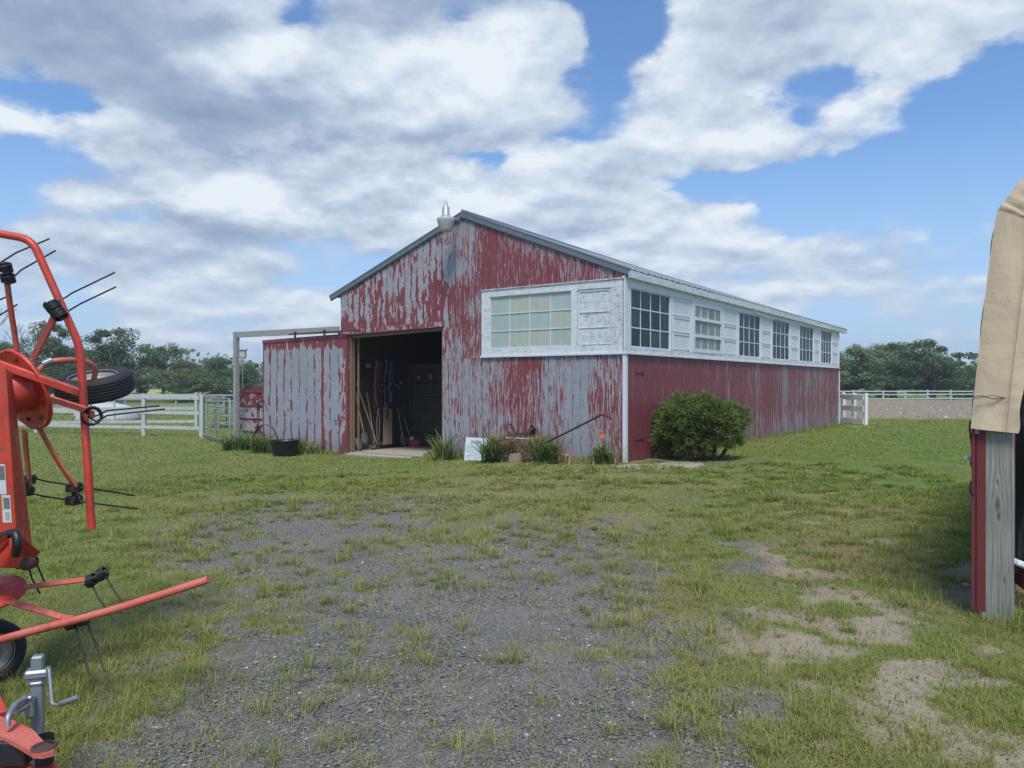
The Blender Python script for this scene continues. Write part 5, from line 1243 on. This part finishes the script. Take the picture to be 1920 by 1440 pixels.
# rotor
RC=P(46,730,4.32); RN=Vector((.48,.80,.342)).normalized()
RU=(Vector((0,0,1))-RN*RN.z).normalized(); RV=RN.cross(RU)
def ray(px_,py_,C_=RC,N_=RN):
    d=Vector(((px_-960)/F,1,-(py_-720)/F)); o=Vector((0,0,CH)); tt_=(C_-o).dot(N_)/d.dot(N_); return o+d*tt_
rotor=mb=MB(); mb.lathe([(.001,.05),(.10,.05),(.19,.02),(.225,.012),(.238,.004),(.240,-.016),(.228,-.020),(.222,-.012),(.20,-.010),(.001,-.010)],RC,RN,48); disc=tp_(mb,'rotor_disc',M['orange'])
mb=MB(); mb.lathe([(.001,-.30),(.07,-.30),(.075,-.15),(.105,-.135),(.115,-.12),(.118,-.03),(.13,-.010)],RC,RN,32); tp_(mb,'rotor_hub',M['orange'])
mb=MB()
for k in range(8):
    a=k*math.pi/4+.3; p=RC+(RU*math.cos(a)+RV*math.sin(a))*.185-RN*.012; mb.lathe([(.001,.010),(.010,.010),(.012,0)],p,-RN,6,smooth=False)
tp_(mb,'bolt_ring',M['rust'])
arms=[[(62,672),(108,583)],[(32,655),(20,580),(13,528)],[(86,745),(160,768),(175,775)],[(74,803),(108,865),(142,914)],[(46,808),(50,860),(56,905)],[(2,735),(-70,740)]]
for pts in arms:
    w_=[ray(a,b) for a,b in pts]; w_=rounded(w_,.08,3) if len(w_)>2 else w_
    mb=MB()
    for a,b in zip(w_[:-1],w_[1:]): mb.bar(a-(b-a).normalized()*.004,b+(b-a).normalized()*.004,.040,.014,RN,0,.003)
    tp_(mb,'rotor_arm',M['salmon'])
def coil(c,axis,r=.030,turns=4,w=.0048,gap=.0115):
    axis=Vector(axis).normalized(); a=axis.cross(Vector((0,0,1)) if abs(axis.z)<.9 else Vector((1,0,0))).normalized(); b=axis.cross(a); n=14*turns
    return [c+(a*math.cos(2*math.pi*i/14)+b*math.sin(2*math.pi*i/14))*r+axis*(i/14-turns/2)*gap for i in range(n+1)]
def tines(center,axis,t1,t2,sep=.045,r=.032):
    """a pair of sprung tines: two coils on a clamp and two long wires"""
    axis=Vector(axis).normalized(); c=Vector(center)
    par=MB(); par.tube([c-axis*(sep+.03),c+axis*(sep+.03)],.014,8); clampo=tp_(par,'tine_clamp',M['rust'])
    for sg,tn_ in((-1,t1),(1,t2)):
        cc_=c+axis*sep*sg; m2=MB(); m2.tube(coil(cc_,axis,r,4),.0062,5); o=m2.build('spring_coil',M['black'],clampo)
        m2=MB(); m2.tube([cc_+axis*.018*sg+Vector((0,0,-r*.2))]+[Vector(q_) for q_ in tn_],.0050,6); m2.build('tine',M['black'],clampo)
def R1_(px_,py_,off): return ray(px_,py_)+RN*off
Rr=lambda px_,py_,Y_=4.25: P(px_,py_,Y_)
tines(ray(105,582),(ray(115,592)-ray(97,570)),[Rr(124,557,4.42),Rr(134,550,4.5),Rr(215,511,4.75)],[Rr(130,582,4.42),Rr(150,570,4.5),Rr(217,538,4.75)],.026,.032)
tines(ray(12,512),(ray(16,527)-ray(8,497)),[Rr(0,493,4.3),Rr(30,474,4.4),Rr(92,448,4.65)],[Rr(25,520,4.3),Rr(40,506,4.4),Rr(104,470,4.65)],.028,.030)
tines(ray(172,780),Vector((-.55,.83,-.1)),[Rr(187,777,4.35),Rr(201,770,4.42),Rr(298,761,4.75)],[Rr(180,791,4.35),Rr(201,779,4.42),Rr(309,767,4.75)],.018,.046)
tines(ray(139,926),Vector((.05,0,1)),[Rr(152,914,4.3),Rr(160,914,4.32),Rr(252,929,4.65)],[Rr(152,942,4.3),Rr(160,942,4.32),Rr(258,954,4.65)],.036,.042)
tines(ray(52,910),Vector((.15,0,1)),[Rr(66,897,4.3),Rr(90,903,4.4),Rr(156,913,4.65)],[Rr(54,924,4.3),Rr(80,930,4.4),Rr(150,941,4.65)],.036,.038)
tines(ray(-60,740),RV,[Rr(-30,575,4.3),Rr(-20,570,4.3),Rr(14,556,4.6)],[Rr(-30,605,4.3),Rr(-10,597,4.3),Rr(32,571,4.6)])
# raised wheel
WC=P(177,722,4.62); WA=Vector((-.03,-.27,.95)).normalized()
def wheel(c,ax,R_,w,parent=td):
    wr=MB(); h=w/2; pr=[(R_*.60,h*.75),(R_*.68,h*.96),(R_*.80,h),(R_*.90,h*.92),(R_*.97,h*.72)]
    for g_ in(.5,.25,0,-.25,-.5): pr+=[(R_*.995,h*(g_+.10)),(R_*.995,h*(g_+.03)),(R_*.975,h*(g_+.015)),(R_*.975,h*(g_-.015)),(R_*.995,h*(g_-.03)),(R_*.995,h*(g_-.10))]
    pr+=[(R_*.97,-h*.72),(R_*.90,-h*.92),(R_*.80,-h),(R_*.68,-h*.96),(R_*.60,-h*.75),(R_*.57,-h*.5),(R_*.57,h*.5)]
    wr.lathe(pr,c,ax,48,closed=True); wo=tp_(wr,'wheel',M['rubber'])
    m2=MB(); m2.lathe([(R_*.60,h*.80),(R_*.62,h*.84),(R_*.63,h*.78),(R_*.58,h*.6),(R_*.54,h*.35),(R_*.50,h*.2),(R_*.30,h*.22),(R_*.2,h*.42),(.001,h*.42)],c,ax,36)
    m2.lathe([(R_*.60,-h*.80),(R_*.57,-h*.5),(R_*.45,-h*.15),(.001,-h*.15)],c,ax,36); m2.build('rim',M['rim'],wo); return wo
wheel(WC,WA,.217,.145)
mb=MB(); mb.tube(rounded([P(72,695,4.36),P(92,676,4.4),P(158,674,4.5),P(181,690,4.58),WC+WA*.03],.09,4),.0165,12); tp_(mb,'wheel_strut',M['salmon'])
mb=MB(); mb.tube([P(80,684,4.372),P(97,676,4.405)],.0215,12); tp_(mb,'strut_sleeve',M['chrome'])
# mast
def prism(name,mat,A,B,parent=td):
    m2=MB(); n=len(A); m2.add(list(A)+list(B),[tuple(range(n)),tuple(range(2*n-1,n-1,-1))]+[(i,n+i,n+(i+1)%n,(i+1)%n) for i in range(n)]); return tp_(m2,name,mat,parent)
mast=prism('mast',M['orange'],[P(-78,690,4.0),P(11,690,3.85),P(22,700,4.08),P(-60,700,4.2)],[P(-56,1012,4.0),P(31,1012,3.85),P(60,1020,4.08),P(-40,1020,4.2)])
# warning decals on the mast faces
def decal(q4,mat,name,off):
    m2=MB(); a,b,c_,d_=[Vector(x) for x in q4]; n_=(b-a).cross(d_-a).normalized()
    if n_.dot(a-Vector((0,0,CH)))>0: n_=-n_
    m2.add([p+n_*off for p in(a,b,c_,d_)],[(0,1,2,3)]); o=m2.build(name,mat,mast); return o
M['dwhite']=simple('decal_white',(.62,.63,.60),.5,0,.06,9); M['dyel']=simple('decal_yellow',(.55,.42,.10),.5,0,.1,9); M['dgrey']=simple('decal_grey',(.16,.17,.16),.5,0,.35,40); M['dfade']=simple('decal_faded',(.38,.39,.33),.6,0,.25,30)
def fp(u,v):   # point on the bright left face of the mast
    a=P(-78,690,4.0).lerp(P(11,690,3.85),u); b=P(-56,1012,4.0).lerp(P(31,1012,3.85),u); return a.lerp(b,v)
def sp_f(u,v):
    a=P(11,690,3.85).lerp(P(22,700,4.08),u); b=P(31,1012,3.85).lerp(P(60,1020,4.08),u); return a.lerp(b,v)
def dq(f,u0,u1,v0,v1): return [f(u0,v0),f(u1,v0),f(u1,v1),f(u0,v1)]
decal(dq(fp,.70,.865,.56,.735),M['dwhite'],'decal',.002); decal(dq(fp,.715,.85,.57,.65),M['dgrey'],'decal',.003); 
decal(dq(fp,.745,.935,.74,.90),M['dwhite'],'decal',.002); decal(dq(fp,.745,.77,.745,.83),M['dyel'],'decal',.003); decal(dq(fp,.79,.915,.755,.82),M['dgrey'],'decal',.003); decal(dq(fp,.81,.90,.84,.885),M['dfade'],'decal',.003)
decal(dq(sp_f,.22,.78,.60,.82),M['dfade'],'decal',.002); decal(dq(sp_f,.22,.72,.60,.635),M['dyel'],'decal',.003)
mb=MB(); mb.tube(cat_rom([P(5,1005,3.8),P(28,1000,3.78),P(33,1020,3.76),P(30,1040,3.78)],4),.022,10); tp_(mb,'hose',M['blackplastic'])
prism('base_bracket',M['orange'],[P(-60,985,3.9),P(38,1005,3.86),P(76,1035,4.0),P(50,1050,4.1)],[P(-60,1062,3.9),P(40,1062,3.86),P(52,1062,4.0),P(40,1066,4.1)])
prism('bracket_arm',M['orange'],[P(-40,1040,3.7),P(10,1002,3.7),P(17,1012,3.72),P(-20,1050,3.72)],[P(-40,1050,3.82),P(10,1012,3.82),P(17,1022,3.84),P(-20,1060,3.84)])
mb=MB(); mb.lathe([(.001,.02),(.028,.02),(.032,0),(.032,-.06)],P(50,1058,3.84),(.3,-.9,.1),14); tp_(mb,'pivot_bolt',M['rust'])
# lower rotor
LC=P(-20,1112,4.05); LNn=Vector((.05,-.32,.95)).normalized()
mb=MB(); mb.lathe([(.001,.014),(.13,.012),(.165,.006),(.172,.0),(.172,-.010),(.15,-.016),(.001,-.02)],LC,LNn,36); tp_(mb,'rotor_disc',M['orange'])
mb=MB(); mb.lathe([(.04,.03),(.045,.12),(.03,.14),(.03,.25)],LC,LNn,16); tp_(mb,'rotor_hub',M['orange'])
for pts in([(38,1102),(160,1087)],[(18,1128),(118,1158),(136,1160)],[(-60,1110),(-150,1100)]):
    w_=[ray(a,b,LC,LNn) for a,b in pts]; mb=MB()
    for a,b in zip(w_[:-1],w_[1:]): mb.bar(a,b,.038,.014,LNn,0,.003)
    tp_(mb,'rotor_arm',M['salmon'])
c1=ray(181,1082,LC,LNn); tines(c1,P(197,1074,c1.y)-P(168,1091,c1.y),[P(174,1100,c1.y),P(184,1120,c1.y-.03),P(214,1161,c1.y-.1)],[P(199,1082,c1.y),P(210,1100,c1.y-.03),P(242,1152,c1.y-.1)],.034,.030)
c2=ray(145,1165,LC,LNn); tines(c2,P(160,1160,c2.y)-P(128,1170,c2.y),[P(142,1176,c2.y),P(150,1205,c2.y),P(168,1264,c2.y-.08)],[P(165,1172,c2.y),P(178,1205,c2.y),P(195,1256,c2.y-.08)],.030,.026)
c3=P(50,1055,4.3); tines(c3,Vector((1,0,.1)),[P(53,1062,4.3),P(60,1085,4.3),P(75,1113,4.25)],[P(64,1045,4.3),P(72,1065,4.3),P(83,1090,4.25)],.03,.026)
mb=MB(); mb.tube(cat_rom([P(-160,1256,3.75),P(0,1200,3.82),P(200,1147,3.86),P(390,1087,3.90)],4),.0205,12); tp_(mb,'guard_rail',M['salmon'])
wheel(P(-22,1222,4.1),Vector((.80,-.60,.0)).normalized(),.170,.15)
mb=MB(); mb.tube([P(-22,1222,4.1),LC],.02,8); tp_(mb,'axle_leg',M['orange'])
# hitch, jack and chain
YH=2.75
mb=MB()
def plate(pts,th,mb):
    n=len(pts); lo=[p-Vector((0,0,th)) for p in pts]; mb.add(list(pts)+lo,[tuple(range(n))[::-1],tuple(range(n,2*n))]+[(i,(i+1)%n,n+(i+1)%n,n+i) for i in range(n)])
def ground_at(px_,py_,z): # point seen at the pixel on the horizontal plane z
    Y_=(CH-z)*F/(py_-720); return P(px_,py_,Y_)
zt_=.34
top=[(-60,1325),(8,1345),(25,1350),(62,1368),(82,1390),(104,1398),(101,1408),(80,1413),(62,1412),(40,1398),(22,1388),(-60,1358)]
plate([ground_at(a,b,zt_) for a,b in top],.018,mb); tp_(mb,'hitch_plate',M['salmon'])
mb=MB(); top2=[(-60,1362),(20,1392),(60,1425),(104,1420),(107,1436),(80,1462),(40,1462),(-60,1400)]
plate([ground_at(a,b+10,.235) for a,b in top2],.02,mb); tp_(mb,'hitch_plate',M['orange'])
mb=MB(); a=ground_at(30,1392,.33); mb.box((a.x-.02,a.y+.03,.285),(.10,.06,.085),None,0,.004); mb.lathe([(.03,-.05),(.03,.05)],ground_at(84,1405,.285),(0,0,1),14); tp_(mb,'hitch_spacer',M['black'])
mb=MB(); a=ground_at(83,1401,zt_+.001); mb.lathe([(.032,.006),(.040,.006),(.042,0)],a,(0,0,1),18); mb.lathe([(.001,.001),(.03,.001)],a,(0,0,1),18); tp_(mb,'pin_hole',M['rust'])
mb=MB(); mb.bar(ground_at(-10,1360,.30),Vector((-2.9,3.9,.42)),.09,.10,(0,0,1),0,.006); mb.bar(Vector((-2.9,3.9,.42)),Vector((-2.95,4.05,.62)),.10,.12,(0,-1,0),0,.005); tp_(mb,'drawbar',M['orange'])
JX=P(71,1320,2.98); jz0=.02
jk=MB(); jb_=Vector((JX.x,JX.y,0)); R45=Matrix.Rotation(.35,3,'Z'); R45=R45
jk.box(jb_+Vector((-.0,0,.30)),(.042,.042,.50),R45,0,.006); jack=tp_(jk,'jack',M['galv'])
zj=CH-(1262-720)/F*2.98
mb=MB(); mb.box(jb_+Vector((0,0,zj+.0)),(.085,.058,.034),R45,0,.008); mb.box(jb_+Vector((-.002,0,zj-.035)),(.062,.052,.034),R45,0,.014); mb.build('jack_cap',M['chrome'],jack)
mb=MB(); mb.tube(rounded([jb_+Vector((.03,0,zj)),P(92,1252,2.96),P(98,1322,2.92),P(112,1321,2.90)],.018,4),.0068,8); mb.build('crank',M['galv'],jack)
mb=MB(); mb.tube([P(110,1321,2.90),P(113,1320,2.90),P(143,1309,2.86),P(146,1307.5,2.858)],[.008,.0115,.0115,.008],10); mb.build('crank_handle',M['chrome'],jack)
mb=MB(); cc_=P(52,1322,2.94); mb.box(cc_+Vector((.012,0,-.005)),(.030,.05,.075),R45,0,.006); mb.tube(rounded([P(14,1362,2.78),P(15,1343,2.79),P(30,1318,2.86),P(52,1308,2.92)],.02,4),.0105,8); mb.tube([P(30,1335,2.86),P(52,1322,2.92)],.013,8); mb.box(P(50,1308,2.92),(.04,.03,.014),R45,0,.004); tp_(mb,'lock_lever',M['chrome'])
mb=MB()
for i in range(8):
    p=ground_at(-14+i*6.5,1418+i*3.6,.10+.0*i); ax=Vector((1,-.35,0)).normalized(); bx_=Vector((.3,1,0)).normalized() if i%2 else Vector((0,0,1))
    mb.tube([p+ax*(.020*math.cos(a))+bx_*(.011*math.sin(a)) for a in [j*.628 for j in range(10)]],.0038,5,closed=True)
tp_(mb,'safety_chain',M['chrome'])

# ---------------------------------------------------------------- canvas shelter at the right
FD=-TD; S0_=Vector((3.106,5.2,0))
shd=empty('canvas_shelter',tuple(S0_),0,'tan canvas hoop shelter on a knotty grey corner post with red board sides','shelter')
sp2=lambda w_,s_,z: S0_+FD*w_+SD*s_+Vector((0,0,z))
def shp(mb,name,mat,parent=None,label=None):
    o=mb.build(name,mat,parent or shd); 
    if parent is None: o.location=-S0_
    if label:o['label']=label
    return o
RB=Matrix.Rotation(BR,3,'Z')
pc=P(1871,900,5.19); mb=MB()
n=40; 
mb.box(Vector((pc.x,pc.y,.72)),(.16,.187,2.3),RB,0,.006); shp(mb,'corner_post',M['postwood'])
rb=P(1838,900,5.2); mb=MB(); mb.box(Vector((rb.x,rb.y,.72))+FD*.006,(.05,.056,1.3),RB,0,.003); shp(mb,'corner_board',M['redboard'])
mb=MB(); 
for i in range(30): 
    s_=.10+i*.205; mb.box(sp2(.01,s_,.74+rnd.uniform(-.005,.005)),(.198,.022,1.34),RB)
shp(mb,'side_boards',M['redboard'])
mb=MB(); mb.bar(sp2(.06,.0,1.42),sp2(.06,6.2,1.42),.09,.09); mb.bar(sp2(.06,.15,.10),sp2(.06,6.2,.10),.05,.14); shp(mb,'wall_rail',M['greywood'])
PR=[(-.005,1.30),(.012,1.5),(.045,1.85),(.085,2.25),(.125,2.60),(.150,2.74),(.205,2.83),(.31,2.97),(.55,3.22),(.95,3.55),(1.4,3.80),(1.9,3.92),(2.4,3.80),(2.85,3.55),(3.25,3.22),(3.55,2.9),(3.68,2.6),(3.78,1.9),(3.84,1.30)]
def dens_prof(pr,m=6):
    v=cat_rom([Vector((a,b,0)) for a,b in pr],m); return [(q_.x,q_.y) for q_ in v]
PF=dens_prof(PR,5)
mb=MB(); ns=24; vs=[]; np_=len(PF)
for j in range(ns+1):
    s_=-.02+6.2*j/ns
    for i,(a,b) in enumerate(PF):
        wv=.012*math.sin(i*.9+j*1.3)+.018*math.sin(j*math.pi/3.0)**2*(-1)
        vs.append(sp2(a+wv*.6,s_,b-abs(wv)*.8))
mb.add(vs,[(j*np_+i,j*np_+i+1,(j+1)*np_+i+1,(j+1)*np_+i) for j in range(ns) for i in range(np_-1)],0,True); cov=shp(mb,'canvas_cover',M['tan'])
# folded front hem
def normal2(i):
    a=PF[max(0,i-1)];b=PF[min(np_-1,i+1)]; dx,dz=b[0]-a[0],b[1]-a[1]; L=math.hypot(dx,dz); return (dz/L,-dx/L)
mb=MB(); nc=10; vs=[]
for i in range(np_):
    nx2,nz2=normal2(i)
    if i<12: 
        f_=sm((i-12*0)/40); nx2,nz2=(nx2*(1-f_)+f_*nx2,nz2)
    wid=.272-.03*sm((i-5)/25)
    for j in range(nc+1):
        u=j/nc; d=-.02-.016*math.sin(min(1,u*3)*math.pi/2)-.004*math.sin(i*.8+u*4)*u-.005*math.sin(i*.33+7*u)*u-(.014*max(0,math.sin(i*1.9+u*3)) if 24<i<34 else .0)
        rip=.006*math.sin(i*1.1)*(u>.95)
        vs.append(sp2(PF[i][0]+nx2*(wid*u+rip),d,PF[i][1]+nz2*(wid*u)))
mb.add(vs,[(i*(nc+1)+j,(i+1)*(nc+1)+j,(i+1)*(nc+1)+j+1,i*(nc+1)+j+1) for i in range(np_-1) for j in range(nc)],0,True)
hem=shp(mb,'front_hem',M['tan'])
mb=MB(); seam=[]
for i in range(0,np_):
    nx2,nz2=normal2(i); seam.append(sp2(PF[i][0]+nx2*.205,-.062,PF[i][1]+nz2*.205))
mb.tube(seam,.0018,4); mb.build('seam',M['jamb'],hem)
for a,b in((1907,552),(1894,642),(1879,733)):
    k_=(a-960)/F; c=P(a,b,5.10-(a-1879)*.0016); mb=MB(); mb.sphere(c,.014,8); mb.tube([c,c+Vector((.03,-.01,.0)),c+Vector((.06,.05,-.03))],.003,5); mb.build('bungee_ball',M['black'],hem)
mb=MB(); mb.tube([P(1822,744,5.14),P(1840,742,5.11),P(1862,748,5.08),P(1893,745,5.05)],.003,5); mb.tube([P(1824,748,5.13),P(1860,741,5.08),P(1892,748,5.05)],.0022,5); mb.build('tie_cord',M['fargreen'],hem)
for s_ in(.02,2,4,6.1):
    mb=MB(); mb.tube([sp2(a*.985+.03,s_,b-.035) for a,b in PF],.022,8); shp(mb,'hoop',M['galv'])
for w_ in(3.78,):
    mb=MB(); mb.box(sp2(w_,.05,.72),(.16,.187,2.3),RB,0,.006); shp(mb,'far_corner_post',M['postwood'])
    mb=MB(); mb.box(sp2(3.86,3.1,.74),(6.2,.022,1.34),RB); shp(mb,'far_side_boards',M['redboard'])
mb=MB(); mb.box(sp2(1.9,6.15,1.1),(.03,3.8,2.2),RB); shp(mb,'back_boards',M['darkwood'])
# black plastic and red boards stored inside
pl2=MB(); vs=[];
for i in range(15):
    for j in range(12):
        u=i/14;v=j/11; a=P(1899,700+v*390,5.55-.2*v); b=P(1990,700+v*390,5.35-.2*v); p=a.lerp(b,u); p.y+=.05*math.sin(u*17+v*3)+.03*math.sin(u*9-v*7); vs.append(p)
pl2.add(vs,[(i*12+j,(i+1)*12+j,(i+1)*12+j+1,i*12+j+1) for i in range(14) for j in range(11)],0,True)
tag(pl2.build('plastic_sheet',M['blackplastic']),'glossy black plastic sheet hanging behind the knotty grey post','plastic sheet')
mb=MB(); mb.bar(P(1896,1062,5.25),P(1965,1118,4.9),.04,.14); tag(mb.build('loose_board',M['redboard']),'short red board lying on edge inside the canvas shelter','board')
mb=MB(); mb.box(P(1914,1060,5.08)+Vector((.02,0,0)),(.12,.08,.04),Matrix.Rotation(.4,3,'Y'),0,.01); tag(mb.build('paper_sack',M['signwhite']),'crumpled white sack on the red board in the canvas shelter','sack')
mb=MB(); mb.tube(cat_rom([P(1823,785,5.25),P(1818,800,5.22),P(1823,845,5.22),P(1821,870,5.22),P(1826,880,5.2)],4),.007,6); mb.tube(cat_rom([P(1826,900,5.2),P(1820,905,5.2),P(1820,922,5.2),P(1828,934,5.2)],4),.007,6); shp(mb,'bungee_cord',M['black'])
mb=MB(); mb.box(P(1816,858,5.3),(.05,.03,.025),None,0,.006); mb.box(P(1828,872,5.25),(.022,.02,.07),None,0,.004); shp(mb,'cord_toggle',M['signwhite'])
# litter in the grass
for a,b,lab in((1743,1037,'crumpled pale scrap in the grass left of the shelter'),(1810,1100,'flat pale stone chip near the foot of the shelter wall')):
    c=ground_at(a,b,gz(3,6)); mb=MB(); mb.sphere((0,0,.012),.03,5,0,(1.5,1,.5)); o=mb.build('pale_scrap',M['palerock']); o.location=c; tag(o,lab,'scrap')

# ---------------------------------------------------------------- summer haze
hm=bpy.data.materials.new('summer_air'); hm.use_nodes=True; hm.node_tree.nodes.clear(); ht=NT(hm.node_tree)
ho=ht.n('ShaderNodeOutputMaterial'); hv=ht.n('ShaderNodeVolumePrincipled',{'Color':(.90,.94,1.0,1),'Density':.0008,'Anisotropy':.2}); hm.node_tree.links.new(hv.outputs[0],ho.inputs['Volume'])
mb=MB(); mb.box((0,400,13),(1900,1300,31)); tag(mb.build('haze',hm),'thin pale summer haze in the air','haze',kind='stuff')
